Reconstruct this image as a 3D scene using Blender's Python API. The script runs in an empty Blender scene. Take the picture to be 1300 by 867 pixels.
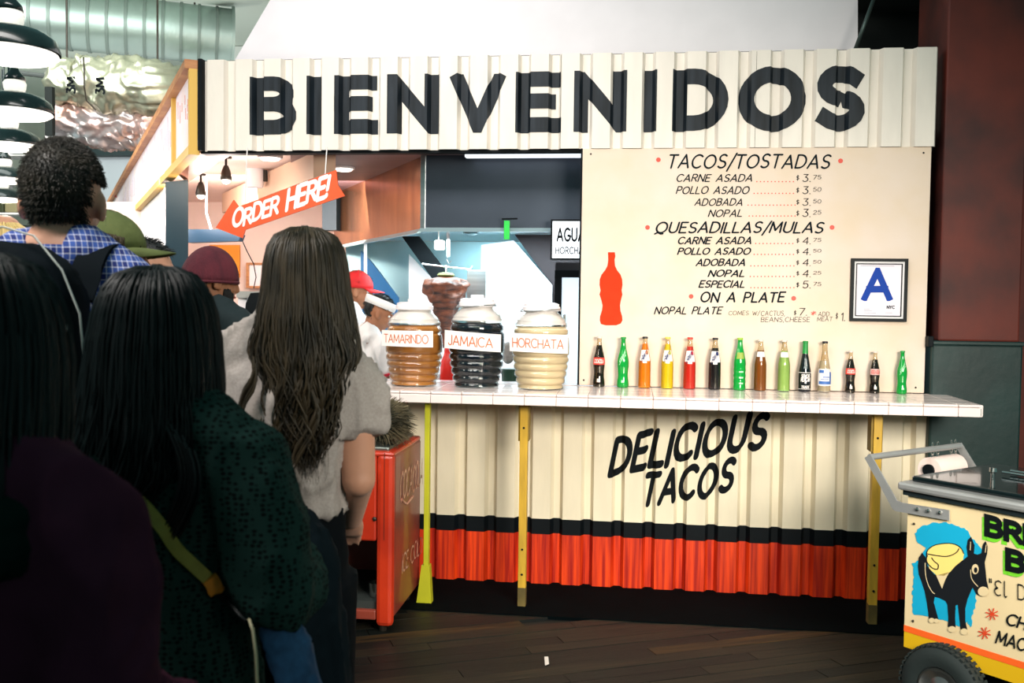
import bpy, bmesh, math, random
from mathutils import Vector, Matrix, noise
random.seed(7)
PI = math.pi
R = math.radians
C = bpy.context.scene.collection

# ------------------------------------------------------------------ camera
CAM_Z = 1.585
YAW, PITCH, ROLL, FOC = .12303, .04205, .01304, 1250.0
def cam_axes():
    sy, cy = math.sin(YAW), math.cos(YAW)
    f = Vector((-sy, cy, 0)); r = Vector((cy, sy, 0)); u = Vector((0, 0, 1))
    f2 = f*math.cos(PITCH) - u*math.sin(PITCH); u2 = u*math.cos(PITCH) + f*math.sin(PITCH)
    r2 = r*math.cos(ROLL) + u2*math.sin(ROLL); u3 = u2*math.cos(ROLL) - r*math.sin(ROLL)
    return r2, u3, f2
RX, UX, FX = cam_axes()
cd = bpy.data.cameras.new('camera'); cam = bpy.data.objects.new('camera', cd); C.objects.link(cam)
cam.matrix_world = Matrix(((RX.x, UX.x, -FX.x, 0), (RX.y, UX.y, -FX.y, 0), (RX.z, UX.z, -FX.z, CAM_Z), (0, 0, 0, 1)))
cd.sensor_width = 36; cd.lens = 36*FOC/1300; cd.clip_start = .05; cd.clip_end = 100
cd.dof.use_dof = True; cd.dof.focus_distance = 5.3; cd.dof.aperture_fstop = 5.6
bpy.context.scene.camera = cam

# ------------------------------------------------------------------ world, lights, exposure
vs = bpy.context.scene.view_settings
vs.view_transform = 'Standard'; vs.look = 'None'; vs.gamma = 1; vs.use_curve_mapping = False; vs.exposure = 0.0
w = bpy.data.worlds.new('world'); bpy.context.scene.world = w; w.use_nodes = True
w.node_tree.nodes['Background'].inputs[0].default_value = (.35, .75, .72, 1)
w.node_tree.nodes['Background'].inputs[1].default_value = .26
def area(name, loc, target, sx, sy, power, col=(1, 1, 1), spread=180):
    l = bpy.data.lights.new(name, 'AREA'); l.shape = 'RECTANGLE'; l.size = sx; l.size_y = sy; l.energy = power; l.color = col
    l.spread = R(spread)
    o = bpy.data.objects.new(name, l); C.objects.link(o); o.location = loc
    o.rotation_euler = (Vector(target) - Vector(loc)).to_track_quat('-Z', 'Y').to_euler(); return o
area('hall_light', (-1.3, 2.75, 3.9), (-1.15, 5.4, 1.9), 2.8, .7, 44, (1, .95, .91), 125)
area('front_fill', (1.7, .7, 2.15), (.1, 5.4, .35), 1.6, .9, 62, (1, .93, .82), 76)  # unseen fill added for the lower wall, bottles and cart
area('queue_fill', (-1.9, 1.3, 3.4), (-.95, 2.3, 1.4), .8, .8, 17, (1, .95, .9), 90)  # added above the queue to lift the grey tee
area('kitchen_wall_fill', (-2.7, 6.9, 2.36), (-3.0, 8.9, 1.5), 1.6, .6, 70, (1, .86, .78))  # unseen area fill, added to brighten the kitchen's back wall
area('hood_light', (-.95, 6.7, 2.0), (-.95, 6.9, 0), 1.2, .6, 52, (.72, .93, 1))
area('hall_fill', (-5.2, 7.5, 4.6), (-4.2, 12.5, 2.6), 4, 2, 150, (.95, 1, .95))  # added fill standing in for the hall's general lighting
area('ceiling_wash', (-5.2, 11, 3.3), (-5.2, 11.5, 5), 3, 3, 34, (.96, 1, .96))  # unseen uplight added to brighten the hall ceiling
area('upper_wall_fill', (-1.7, 4.5, 4.7), (-1.3, 5.95, 3.3), 1.4, .4, 13, (1, .95, .97), 120)  # unseen light added to brighten the white wall above the sign
area('far_wall_fill', (-8.2, 11.5, 4.6), (-9.0, 15, 2.4), 2, 2, 150, (1, 1, .96))  # added to lift the far walls behind the pendant lamps
area('side_sign_fill', (-5.6, 4.6, 3.4), (-4.3, 8.5, 2.5), 1.5, 1.2, 60, (1, .93, .92), 120)  # unseen, added off to the left so the side sign is bright

# ------------------------------------------------------------------ pixel helpers (places measured in the photograph, as points of the room)
def ray(x, y):
    return FX + RX*((x-650)/FOC) - UX*((y-433.5)/FOC)
O0 = Vector((0, 0, CAM_Z))
def U(x, y, Y):
    d = ray(x, y); return O0 + d*(Y/d.y)
def UZ(x, y, Z):
    d = ray(x, y); return O0 + d*((Z-CAM_Z)/d.z)
def UP(x, y, P0, n):
    d = ray(x, y); return O0 + d*((Vector(P0)-O0).dot(n)/d.dot(n))

# ------------------------------------------------------------------ materials
def lin(c):
    return tuple(((v/255)/12.92 if v/255 <= .04045 else ((v/255+.055)/1.055)**2.4) for v in c)
MATS = {}
def mat(name, col, rough=.6, metal=0, var=0, vscale=6, bump=0, bscale=40, emis=0, trans=0, coat=0, stretch=(1, 1, 1), col2=None, ior=1.45, sheen=0, alpha=1, spec=.5):
    if name in MATS: return MATS[name]
    m = bpy.data.materials.new(name); m.use_nodes = True; nt = m.node_tree; b = nt.nodes['Principled BSDF']
    c = lin(col) + (1,)
    b.inputs['Base Color'].default_value = c; b.inputs['Roughness'].default_value = rough; b.inputs['Metallic'].default_value = metal
    b.inputs['IOR'].default_value = ior; b.inputs['Specular IOR Level'].default_value = spec
    if trans: b.inputs['Transmission Weight'].default_value = trans
    if coat: b.inputs['Coat Weight'].default_value = coat
    if sheen: b.inputs['Sheen Weight'].default_value = sheen
    if alpha < 1: b.inputs['Alpha'].default_value = alpha
    if emis: b.inputs['Emission Color'].default_value = c; b.inputs['Emission Strength'].default_value = emis
    if var or col2 or bump:
        tc = nt.nodes.new('ShaderNodeTexCoord'); mp = nt.nodes.new('ShaderNodeMapping'); mp.inputs['Scale'].default_value = stretch
        nt.links.new(tc.outputs['Object'], mp.inputs['Vector'])
    if var or col2:
        n = nt.nodes.new('ShaderNodeTexNoise'); n.inputs['Scale'].default_value = vscale; n.inputs['Detail'].default_value = 5
        nt.links.new(mp.outputs[0], n.inputs['Vector'])
        r = nt.nodes.new('ShaderNodeValToRGB'); r.color_ramp.elements[0].position = .35; r.color_ramp.elements[1].position = .68
        c2 = lin(col2) + (1,) if col2 else tuple(v*(1-var) for v in c[:3]) + (1,)
        r.color_ramp.elements[0].color = c2; r.color_ramp.elements[1].color = c
        nt.links.new(n.outputs[0], r.inputs[0]); nt.links.new(r.outputs[0], b.inputs['Base Color'])
    if bump:
        n = nt.nodes.new('ShaderNodeTexNoise'); n.inputs['Scale'].default_value = bscale; n.inputs['Detail'].default_value = 3
        nt.links.new(mp.outputs[0], n.inputs['Vector'])
        bp = nt.nodes.new('ShaderNodeBump'); bp.inputs['Strength'].default_value = bump; bp.inputs['Distance'].default_value = .01
        nt.links.new(n.outputs[0], bp.inputs['Height']); nt.links.new(bp.outputs[0], b.inputs['Normal'])
    MATS[name] = m; return m

def thin_glass(name, tint=(245, 245, 240), amount=.12):
    m = bpy.data.materials.new(name); m.use_nodes = True; nt = m.node_tree; nt.nodes.clear()
    out = nt.nodes.new('ShaderNodeOutputMaterial'); mx = nt.nodes.new('ShaderNodeMixShader'); tr = nt.nodes.new('ShaderNodeBsdfTransparent'); gl = nt.nodes.new('ShaderNodeBsdfGlossy')
    tr.inputs[0].default_value = lin(tint)+(1,); gl.inputs['Roughness'].default_value = .06
    lw = nt.nodes.new('ShaderNodeLayerWeight'); lw.inputs[0].default_value = .25; mu = nt.nodes.new('ShaderNodeMath'); mu.operation = 'MULTIPLY_ADD'; mu.inputs[1].default_value = .5; mu.inputs[2].default_value = amount*.3
    nt.links.new(lw.outputs['Fresnel'], mu.inputs[0]); nt.links.new(mu.outputs[0], mx.inputs[0]); nt.links.new(tr.outputs[0], mx.inputs[1]); nt.links.new(gl.outputs[0], mx.inputs[2]); nt.links.new(mx.outputs[0], out.inputs[0])
    return m
# ------------------------------------------------------------------ objects
def tag(o, label=None, cat=None, group=None, kind=None):
    if label: o['label'] = label
    if cat: o['category'] = cat
    if group: o['group'] = group
    if kind: o['kind'] = kind
    return o
def thing(name, label, cat, loc=(0, 0, 0), rz=0, group=None):
    o = bpy.data.objects.new(name, None); C.objects.link(o); o.location = loc; o.rotation_euler = (0, 0, rz); o.empty_display_size = .05
    return tag(o, label, cat, group)
def obj(name, bm, m, parent=None, smooth=False, local=False, angle=None):
    """link a bmesh as one object. Coordinates are world ones unless local; a parented mesh is moved into its parent's frame"""
    me = bpy.data.meshes.new(name)
    if parent is not None and not local:
        bpy.context.view_layer.update()
        top = parent; M = Matrix.Identity(4)
        chain = []
        while top: chain.append(top); top = top.parent
        for p in reversed(chain): M = M @ (Matrix.Translation(p.location) @ p.rotation_euler.to_matrix().to_4x4())
        bm.transform(M.inverted())
    bm.normal_update()
    bm.to_mesh(me); bm.free()
    for mm in (m if isinstance(m, (list, tuple)) else [m]): me.materials.append(mm)
    if smooth:
        for p in me.polygons: p.use_smooth = True
        if angle: me.set_sharp_from_angle(angle=R(angle))
    o = bpy.data.objects.new(name, me); C.objects.link(o)
    if parent is not None: o.parent = parent
    return o
def struct(name, bm, m, parent=None, **k):
    o = obj(name, bm, m, parent, **k)
    if parent is None: o['kind'] = 'structure'
    return o
def copy_tree(o, parent=None, depth=0):
    c = o.copy(); C.objects.link(c)
    if parent: c.parent = parent
    for ch in list(o.children): copy_tree(ch, c)
    return c

# ------------------------------------------------------------------ shapes
def box(bm, lo, hi, bev=0, mi=0):
    lo, hi = Vector(lo), Vector(hi)
    v = [bm.verts.new((x, y, z)) for z in (lo.z, hi.z) for y in (lo.y, hi.y) for x in (lo.x, hi.x)]
    fs = [bm.faces.new([v[i] for i in q]) for q in ((0, 2, 3, 1), (4, 5, 7, 6), (0, 1, 5, 4), (2, 6, 7, 3), (0, 4, 6, 2), (1, 3, 7, 5))]
    for f in fs: f.material_index = mi
    if bev:
        es = set(e for f in fs for e in f.edges)
        bmesh.ops.bevel(bm, geom=list(es), offset=bev, segments=2, profile=.5, affect='EDGES')
    return bm
def nb(): return bmesh.new()
def boxm(lo, hi, bev=0): return box(nb(), lo, hi, bev)
def frame_of(d):
    d = d.normalized(); a = Vector((0, 0, 1)) if abs(d.z) < .9 else Vector((1, 0, 0))
    x = a.cross(d).normalized(); y = d.cross(x); return x, y
def tube(bm, pts, rad, n=10, caps=True, closed=False, flat=1.0):
    pts = [Vector(p) for p in pts]; rad = rad if isinstance(rad, (list, tuple)) else [rad]*len(pts)
    rings = []; px = None
    for i, p in enumerate(pts):
        if closed: d = pts[(i+1) % len(pts)] - pts[i-1]
        else: d = pts[min(i+1, len(pts)-1)] - pts[max(i-1, 0)]
        if d.length < 1e-9: d = Vector((0, 0, 1))
        d.normalize()
        if px is None: x, y = frame_of(d)
        else:
            x = px - d*px.dot(d)
            if x.length < 1e-6: x, _ = frame_of(d)
            x.normalize(); y = d.cross(x)
        px = x
        rings.append([bm.verts.new(p + (x*math.cos(2*PI*k/n) + y*math.sin(2*PI*k/n)*flat)*rad[i]) for k in range(n)])
    m = len(rings)
    for i in range(m if closed else m-1):
        a, b = rings[i], rings[(i+1) % m]
        for k in range(n): bm.faces.new((a[k], a[(k+1) % n], b[(k+1) % n], b[k]))
    if caps and not closed:
        bm.faces.new(rings[0][::-1]); bm.faces.new(rings[-1])
    return bm
def stack(bm, keys, n=24, p=2.0):
    """closed column of horizontal superellipse sections: keys (cx, cy, z, rx, ry)"""
    rings = []
    for cx, cy, z, rx, ry in keys:
        ring = []
        for k in range(n):
            a = 2*PI*k/n; c, s = math.cos(a), math.sin(a)
            ring.append(bm.verts.new((cx + rx*math.copysign(abs(c)**(2/p), c), cy + ry*math.copysign(abs(s)**(2/p), s), z)))
        rings.append(ring)
    for a, b in zip(rings, rings[1:]):
        for k in range(n): bm.faces.new((a[k], a[(k+1) % n], b[(k+1) % n], b[k]))
    bm.faces.new(rings[0][::-1]); bm.faces.new(rings[-1]); return bm
def lathe(bm, prof, n=28, c=(0, 0, 0), caps=True, mi=0):
    rings = [[bm.verts.new((c[0]+r*math.cos(2*PI*k/n), c[1]+r*math.sin(2*PI*k/n), c[2]+z)) for k in range(n)] for r, z in prof]
    for a, b in zip(rings, rings[1:]):
        for k in range(n): bm.faces.new((a[k], a[(k+1) % n], b[(k+1) % n], b[k])).material_index = mi
    if caps:
        bm.faces.new(rings[0][::-1]).material_index = mi; bm.faces.new(rings[-1]).material_index = mi
    return bm
def ell(bm, c, r, rot=None, u=20, v=12):
    M = Matrix.Translation(c) @ (rot.to_matrix().to_4x4() if rot else Matrix.Identity(4)) @ Matrix.Diagonal((r[0], r[1], r[2], 1))
    bmesh.ops.create_uvsphere(bm, u_segments=u, v_segments=v, radius=1, matrix=M); return bm
def prism(bm, pts, d):
    """polygon of 3D points given thickness along d"""
    d = Vector(d); a = [bm.verts.new(p) for p in pts]; b = [bm.verts.new(Vector(p)+d) for p in pts]; n = len(pts)
    f1 = bm.faces.new(a); f2 = bm.faces.new(b[::-1])
    for i in range(n): bm.faces.new((a[(i+1) % n], a[i], b[i], b[(i+1) % n]))
    bmesh.ops.recalc_face_normals(bm, faces=bm.faces[:]); return bm
def pprism(px, Y, th=.02):
    return prism(nb(), [U(x, y, Y) for x, y in px], (0, th, 0))
def bake(o, mods):
    for t, kw in mods:
        md = o.modifiers.new(t.lower(), t)
        for k, v in kw.items(): setattr(md, k, v)
    dg = bpy.context.evaluated_depsgraph_get(); me = bpy.data.meshes.new_from_object(o.evaluated_get(dg))
    old = o.data; o.modifiers.clear(); o.data = me; me.name = o.name; bpy.data.meshes.remove(old)
    for p in o.data.polygons: p.use_smooth = True
    return o
def blob(name, bm, m, parent, voxel=.01, smooth=6, folds=0, fscale=8, fstretch=(1, 1, 1), local=True):
    o = obj(name, bm, m, parent, local=local)
    bake(o, [('REMESH', dict(mode='VOXEL', voxel_size=voxel, use_smooth_shade=True)), ('SMOOTH', dict(factor=.6, iterations=smooth))])
    if folds:
        me = o.data; ns = [v.normal.copy() for v in me.vertices]
        for v, n in zip(me.vertices, ns):
            p = Vector((v.co.x*fstretch[0], v.co.y*fstretch[1], v.co.z*fstretch[2]))*fscale
            p += Vector((noise.noise(p*.6)*1.2, 0, noise.noise(p*.6+Vector((9, 3, 1)))*1.2))
            a = max(0, 1-abs(noise.noise(p))*3.2)**2 + .45*max(0, 1-abs(noise.noise(p*2.3+Vector((4, 4, 4))))*3.2)**2
            v.co += n*folds*(a-.25)
    return o

# ------------------------------------------------------------------ painted lettering: a stroke alphabet, no font files
def arc(cx, cy, rx, ry, a0, a1, n=9):
    return [(cx+rx*math.cos(R(a0+(a1-a0)*i/n)), cy+ry*math.sin(R(a0+(a1-a0)*i/n))) for i in range(n+1)]
G = {
 'A': (.76, [[(0, 0), (.38, 1), (.76, 0)], [(.13, .32), (.63, .32)]]),
 'B': (.6, [[(.32, 0), (0, 0), (0, 1), (.3, 1)]+arc(.3, .765, .25, .235, 90, -90)[1:]+[(0, .53)], [(.3, .53)]+arc(.32, .265, .28, .265, 90, -90)+[(.2, 0)]]),
 'C': (.72, [arc(.42, .5, .42, .5, 48, 312, 16)]),
 'D': (.7, [[(0, 0), (0, 1), (.24, 1)]+arc(.24, .5, .46, .5, 90, -90, 14)[1:]+[(0, 0)]]),
 'E': (.52, [[(.52, 1), (0, 1), (0, 0), (.54, 0)], [(0, .52), (.44, .52)]]),
 'F': (.52, [[(.52, 1), (0, 1), (0, 0)], [(0, .52), (.44, .52)]]),
 'G': (.78, [arc(.42, .5, .42, .5, 48, 345, 18)+[(.48, .42)]]),
 'H': (.64, [[(0, 0), (0, 1)], [(.64, 0), (.64, 1)], [(0, .5), (.64, .5)]]),
 'I': (.0, [[(0, 0), (0, 1)]]),
 'J': (.42, [[(.42, 1), (.42, .25)]+arc(.21, .22, .21, .22, 0, -170)]),
 'L': (.48, [[(0, 1), (0, 0), (.5, 0)]]),
 'M': (.86, [[(0, 0), (.06, 1), (.43, .2), (.8, 1), (.86, 0)]]),
 'N': (.68, [[(0, 0), (0, 1), (.68, 0), (.68, 1)]]),
 'O': (.84, [arc(.42, .5, .42, .5, 90, 450, 26)]),
 'P': (.56, [[(0, 0), (0, 1), (.3, 1)]+arc(.3, .74, .27, .26, 90, -90)[1:]+[(0, .48)]]),
 'Q': (.88, [arc(.44, .5, .44, .5, 90, 450, 26), [(.0, -.12), (.22, .02), (.5, -.12), (.66, -.1)]]),
 'R': (.6, [[(0, 0), (0, 1), (.3, 1)]+arc(.3, .74, .27, .26, 90, -90)[1:]+[(0, .48)], [(.28, .48), (.62, 0)]]),
 'S': (.58, [arc(.31, .75, .27, .25, 38, 270, 12)+arc(.29, .25, .29, .25, 90, -142, 12)]),
 'T': (.64, [[(0, 1), (.64, 1)], [(.32, 1), (.32, 0)]]),
 'U': (.66, [[(0, 1), (0, .32)]+arc(.33, .32, .33, .32, 180, 360)+[(.66, 1)]]),
 'V': (.74, [[(0, 1), (.37, 0), (.74, 1)]]),
 'W': (.95, [[(0, 1), (.24, 0), (.48, .8), (.72, 0), (.95, 1)]]),
 'X': (.66, [[(0, 0), (.66, 1)], [(0, 1), (.66, 0)]]),
 'K': (.62, [[(0, 0), (0, 1)], [(.58, 1), (0, .42)], [(.2, .6), (.62, 0)]]),
 'Y': (.66, [[(0, 1), (.33, .48), (.66, 1)], [(.33, .48), (.33, 0)]]),
 'Z': (.6, [[(0, 1), (.6, 1), (0, 0), (.6, 0)]]),
 '1': (.2, [[(0, .8), (.2, 1), (.2, 0)]]),
 '2': (.56, [arc(.28, .72, .27, .28, 165, -20)+[(0, 0), (.58, 0)]]),
 '3': (.56, [[(.04, 1), (.52, 1), (.24, .6)]+arc(.26, .3, .3, .3, 90, -150)]),
 '4': (.62, [[(.5, 0), (.5, 1), (0, .32), (.64, .32)]]),
 '5': (.56, [[(.5, 1), (.08, 1), (.04, .56)]+arc(.27, .33, .29, .33, 120, -150)]),
 '7': (.56, [[(0, 1), (.56, 1), (.16, 0)]]),
 '0': (.62, [arc(.31, .5, .31, .5, 90, 450, 18)]),
 '$': (.5, [arc(.27, .72, .22, .18, 40, 270, 8)+arc(.24, .36, .23, .18, 90, -140, 8), [(.25, 1.08), (.25, 0)]]),
 '/': (.3, [[(0, -.22), (.42, 1.15)]]), '.': (.04, [[(0, 0), (.05, .0)]]), ',': (.08, [[(.06, .04), (0, -.16)]]),
 '!': (.05, [[(.05, 1), (0, .34)], [(-.02, .06), (-.02, 0)]]), '"': (.14, [[(0, 1.05), (0, .8)], [(.14, 1.05), (.14, .8)]]),
 'e': (.5, [[(.02, .3), (.48, .36)]+arc(.25, .3, .25, .3, 20, 310)]), 'l': (.2, [[(0, 1.05), (0, .12), (.1, 0), (.2, .08)]]),
 'E~': (.6, [arc(.36, .75, .28, .25, 40, 250)+arc(.34, .27, .32, .27, 110, 310), [(.05, .35), (.3, .52)]]),
 ' ': (.42, []), '*': (.6, [[(.3, .02), (.3, .98)], [(-.1, .3), (.7, .7)], [(-.1, .7), (.7, .3)], [(.02, .1), (.58, .9)]]),
}
def ribbon(bm, pts, w, cap, ext=0, miter=2.2, z=0, split=True):
    if split and not ext:
        for i in range(1, len(pts)-1):
            a = Vector(pts[i])-Vector(pts[i-1]); b = Vector(pts[i+1])-Vector(pts[i])
            if a.length > 1e-5 and b.length > 1e-5 and a.normalized().dot(b.normalized()) < .35:
                ribbon(bm, pts[:i+1], w, cap, 0, miter, z, False); ribbon(bm, pts[i:], w, cap, 0, miter, z+.0004); return
    P = [Vector((p[0], p[1])) for p in pts]
    Q = [P[0]]
    for p in P[1:]:
        if (p-Q[-1]).length > 1e-5: Q.append(p)
    P = Q; closed = len(P) > 3 and (P[0]-P[-1]).length < 1e-3
    if closed: P = P[:-1]
    elif ext:
        P[0] = P[0] + (P[0]-P[1]).normalized()*ext; P[-1] = P[-1] + (P[-1]-P[-2]).normalized()*ext
    n = len(P); L = []; Rr = []
    for i in range(n):
        a = P[i]-P[i-1] if (i > 0 or closed) else P[1]-P[0]
        b = P[(i+1) % n]-P[i] if (i < n-1 or closed) else P[-1]-P[-2]
        a = a.normalized(); b = b.normalized(); na = Vector((-a.y, a.x)); nbv = Vector((-b.y, b.x)); m = na+nbv
        if m.length < .15: m = na
        m.normalize(); k = min(miter, 1/max(.2, m.dot(na)))
        z += .00012; a_ = P[i]+m*w/2*k; b_ = P[i]-m*w/2*k; L.append(bm.verts.new((a_.x, a_.y, z))); Rr.append(bm.verts.new((b_.x, b_.y, z)))
    for i in range(n if closed else n-1):
        j = (i+1) % n
        try: bm.faces.new((L[i], Rr[i], Rr[j], L[j]))
        except ValueError: pass
    if cap and not closed:
        for q in (P[0], P[-1]):
            vs_ = [bm.verts.new((q.x+w/2*math.cos(2*PI*k/10), q.y+w/2*math.sin(2*PI*k/10), z+(.0001 if q is P[0] else .0002))) for k in range(10)]; bm.faces.new(vs_)
def text_bm(s, w=.12, gap=.22, cap=True, square=False, slant=0, jitter=0, rnd=random):
    """flat text in the xy plane, cap height 1; returns the bmesh and its width"""
    bm = nb(); x = w/2; i = 0
    while i < len(s):
        ch = s[i]
        if s[i:i+2] == 'E~': ch = 'E~'; i += 1
        i += 1
        adv, st = G[ch]; t = nb(); dj = rnd.uniform(-jitter, jitter); sc = 1+rnd.uniform(-jitter, jitter)
        for si, sk in enumerate(st):
            q = [(p[0], (w/2+p[1]*(1-w))) if square else p for p in sk]
            ribbon(t, q, w, cap, ext=(w/2 if square else 0), miter=(4.5 if square else 1.6), z=si*.0035)
        if square:
            for co, no in (((0, 0, 0), (0, -1, 0)), ((0, 1, 0), (0, 1, 0))):
                bmesh.ops.bisect_plane(t, geom=t.verts[:]+t.edges[:]+t.faces[:], plane_co=co, plane_no=no, clear_outer=True)
        for v in t.verts:
            v.co.y = v.co.y*sc+dj; v.co.x += x
        me = bpy.data.meshes.new('t'); t.to_mesh(me); t.free(); bm.from_mesh(me); bpy.data.meshes.remove(me)
        x += adv+gap
    W_ = x-gap+w/2
    if slant:
        for v in bm.verts: v.co.x += v.co.y*slant
    return bm, W_ + slant
def lay(bm, W_, p0, p1, up, off=Vector((0, -.0015, 0)), off_n=Vector((0, -1, 0))):
    """put text so its baseline runs p0 -> p1 and its cap height is the vector up"""
    p0, p1, up = Vector(p0), Vector(p1), Vector(up); ux = (p1-p0)/W_
    for v in bm.verts:
        a, b, c_ = v.co.x, v.co.y, v.co.z; v.co = p0 + ux*a + up*b + off + off_n*c_*.25
    return bm
def text_px(s, x0, x1, yb, yt, Y, off=.002, **k):
    """a line between two pixel columns on the wall plane Y, yb baseline, yt cap line; yb may be a pair (left, right)"""
    b0, b1 = yb if isinstance(yb, tuple) else (yb, yb)
    bm, W_ = text_bm(s, **k)
    p0 = U(x0, b0, Y); p1 = U(x1, b1, Y); w_ = k.get('w', .12); h = (U((x0+x1)/2, (b0+b1)/2 - (b0-yt if not isinstance(yb, tuple) else yt), Y) - U((x0+x1)/2, (b0+b1)/2, Y)).z
    h /= 1+w_; up_ = Vector((0, 0, h*w_/2))
    return lay(bm, W_, p0+up_, p1+up_, (0, 0, h), Vector((0, -off, 0)))
def disc(bm, c, r, n=16, axis=(0, 1, 0)):
    x, y = frame_of(Vector(axis)); c = Vector(c)
    bm.faces.new([bm.verts.new(c+(x*math.cos(2*PI*k/n)+y*math.sin(2*PI*k/n))*r) for k in range(n)]); return bm
# ================================================================== the setting
WY = 5.42                                   # plane of the stand's front
CREAM = (241, 232, 220)
m_cream = mat('cream paint on steel', CREAM, .42, var=.10, vscale=2.2, stretch=(4, 1, 1), bump=.05, bscale=25)
m_cream2 = mat('yellowish cream paint on steel', (238, 227, 200), .45, var=.10, vscale=2.2, stretch=(4, 1, 1), bump=.05, bscale=25)
m_board = mat('cream painted board', (234, 216, 202), .85, spec=.15, col2=(230, 209, 186), vscale=3.5, bump=.04)
m_black = mat('black paint', (5, 13, 18), .6, var=.3, spec=.2)
m_signblack = mat('worn black sign paint', (36, 44, 52), .5, spec=.3, col2=(12, 20, 26), vscale=5, stretch=(5, 1, .5))
m_paintblack = mat('black lettering paint', (16, 26, 32), .8, spec=.1)
m_boldblack = mat('bold black lettering paint', (8, 14, 18), .7, spec=.15)
m_red = mat('brushed orange red paint', (238, 70, 16), .45, col2=(158, 24, 12), vscale=3.2, stretch=(17, 1, .6), bump=.1, bscale=12)
m_teal = mat('dark green wall paint', (22, 52, 50), .5, var=.4, vscale=3, bump=.15, bscale=18)
m_rust = mat('brick red wall paint', (104, 36, 22), .6, col2=(60, 22, 18), vscale=2.5, bump=.1, bscale=14)
m_dark = mat('dark ceiling paint', (14, 22, 20), .8)
m_white = mat('white wall paint', (246, 240, 242), .7, var=.04)
m_pinkwall = mat('warm white kitchen paint', (240, 214, 202), .6, var=.04)
m_floorbase = mat('dark floor joint', (6, 8, 8), .6)
m_steel = mat('brushed steel', (190, 195, 196), .28, 1, var=.2, vscale=4, stretch=(1, 1, 12))
m_satin = mat('satin steel', (164, 166, 166), .38, .45, var=.15, vscale=6)
m_chrome = mat('polished steel', (210, 208, 204), .16, 1)
m_yellow = mat('yellow painted timber', (214, 170, 52), .5, col2=(176, 140, 44), vscale=4, stretch=(6, 6, 1), bump=.1, bscale=30)

# floor with real boards where they can be told apart
floor = struct('floor', boxm((-9, -3, -.06), (5, 22, -.012)), m_floorbase)
pd = Vector((.899, .438, 0)).normalized()      # direction in which the boards run
pn = Vector((-pd.y, pd.x, 0)); pang = math.atan2(pd.y, pd.x)
rnd = random.Random(3)
m_planks = [mat('floor board %s' % k, c, .5, col2=c2, spec=.25, vscale=3, stretch=(.8, 14, 4), bump=.12, bscale=14) for k, c, c2 in
            (('brown', (44, 38, 28), (14, 20, 18)), ('dark', (24, 26, 22), (9, 14, 14)), ('worn', (72, 52, 28), (20, 22, 18)))]
pm = {}
def plank_mesh(L, mi):
    key = (round(L, 1), mi)
    if key not in pm:
        bm = boxm((0, .0015, -.03), (key[0]-.004, .0885, 0), 0); me = bpy.data.meshes.new('floor_board'); bm.to_mesh(me); bm.free(); me.materials.append(m_planks[mi]); pm[key] = me
    return pm[key]
n_pl = 0
for j in range(-6, 30):
    base = Vector((-.2, 3.55, 0)) + pn*(j*.09-.9)
    s = -2.6 + rnd.uniform(0, .8)
    while s < 3.0:
        L = rnd.choice((.9, 1.2, 1.5, 1.8))
        a = base+pd*s; mid = base+pd*(s+L/2)
        if mid.y < 5.15 and mid.y > 2.2 and a.y+L*.45 < 5.5:
            o = bpy.data.objects.new('floor_board', plank_mesh(L, rnd.choice((0, 0, 1, 1, 1, 2)))); C.objects.link(o); o.parent = floor
            o.location = (a.x, a.y, rnd.uniform(-.0015, .001)); o.rotation_euler = (0, 0, pang); n_pl += 1
        s += L
bm = nb()
for x0, y0, x1, y1 in ((-9, -3, 5, 2.2), (-9, 5.5, 5, 22), (-9, 2.2, -3.2, 5.5), (3.4, 2.2, 5, 5.5)): box(bm, (x0, y0, -.02), (x1, y1, -.006))
struct('floor_finish', bm, m_planks[1], floor)
struct('floor_shade_strip', boxm((-2.4, 4.86, -.012), (3.4, 5.6, .004)), mat('dark counter shade', (2, 9, 11), .9, var=.3, spec=.05), floor)  # dark strip standing for the shade on the floor below the counter
tag(obj('paper_scrap', prism(nb(), [UZ(691, 834, .004), UZ(696, 834, .004), UZ(697, 843, .004), UZ(692, 845, .004)], (0, 0, .002)), mat('scrap paper', (225, 215, 205))),
    'small white paper scrap lying on the dark floor boards', 'litter')

# ceilings and walls
struct('wall_upper', prism(nb(), [U(296, 80, 5.95), U(350, -12, 5.95), U(1089, -22, 5.95), U(1089, 80, 5.95)], (0, .06, 0)), m_white)
struct('wall_right', boxm((1.99, 5.85, 0), (4.6, 6.0, 4.6)), m_rust)
struct('wall_behind_column', boxm((1.0, 6.6, 2.45), (2.2, 6.7, 4.6)), m_dark)
bm = boxm((-14, 8.5, 5.0), (-1.2, 22, 5.1)); struct('ceiling', bm, mat('market ceiling', (220, 230, 220), .8))
struct('ceiling_dark', boxm((1.28, 5.4, 3.45), (4.6, 6.7, 3.6)), m_dark)
struct('wall_back', boxm((-14, 17.9, 0), (-1.5, 18.1, 5.0)), mat('far wall', (206, 214, 206), .8, var=.1))
struct('wall_far_left', boxm((-11.2, 9, 0), (-11.0, 18, 5.0)), mat('far side wall', (214, 220, 208), .8, var=.25, vscale=1.2))

# column on the right: red above a wider green base
bm = boxm((1.585, 5.40, 1.40), (1.99, 5.95, 4.6), .01); col = struct('trim_1', bm, m_rust)
bm = boxm((1.545, 5.37, 0), (2.0, 5.95, 1.385), .012); box(bm, (1.53, 5.36, 1.38), (2.01, 5.95, 1.402), .006); struct('trim_2', bm, m_teal)
tag(obj('junction_box', boxm((1.523, 5.35, 1.37), (1.55, 5.415, 1.425), .004), m_black), 'tiny black box fixed between menu board and column', 'box')
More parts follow.
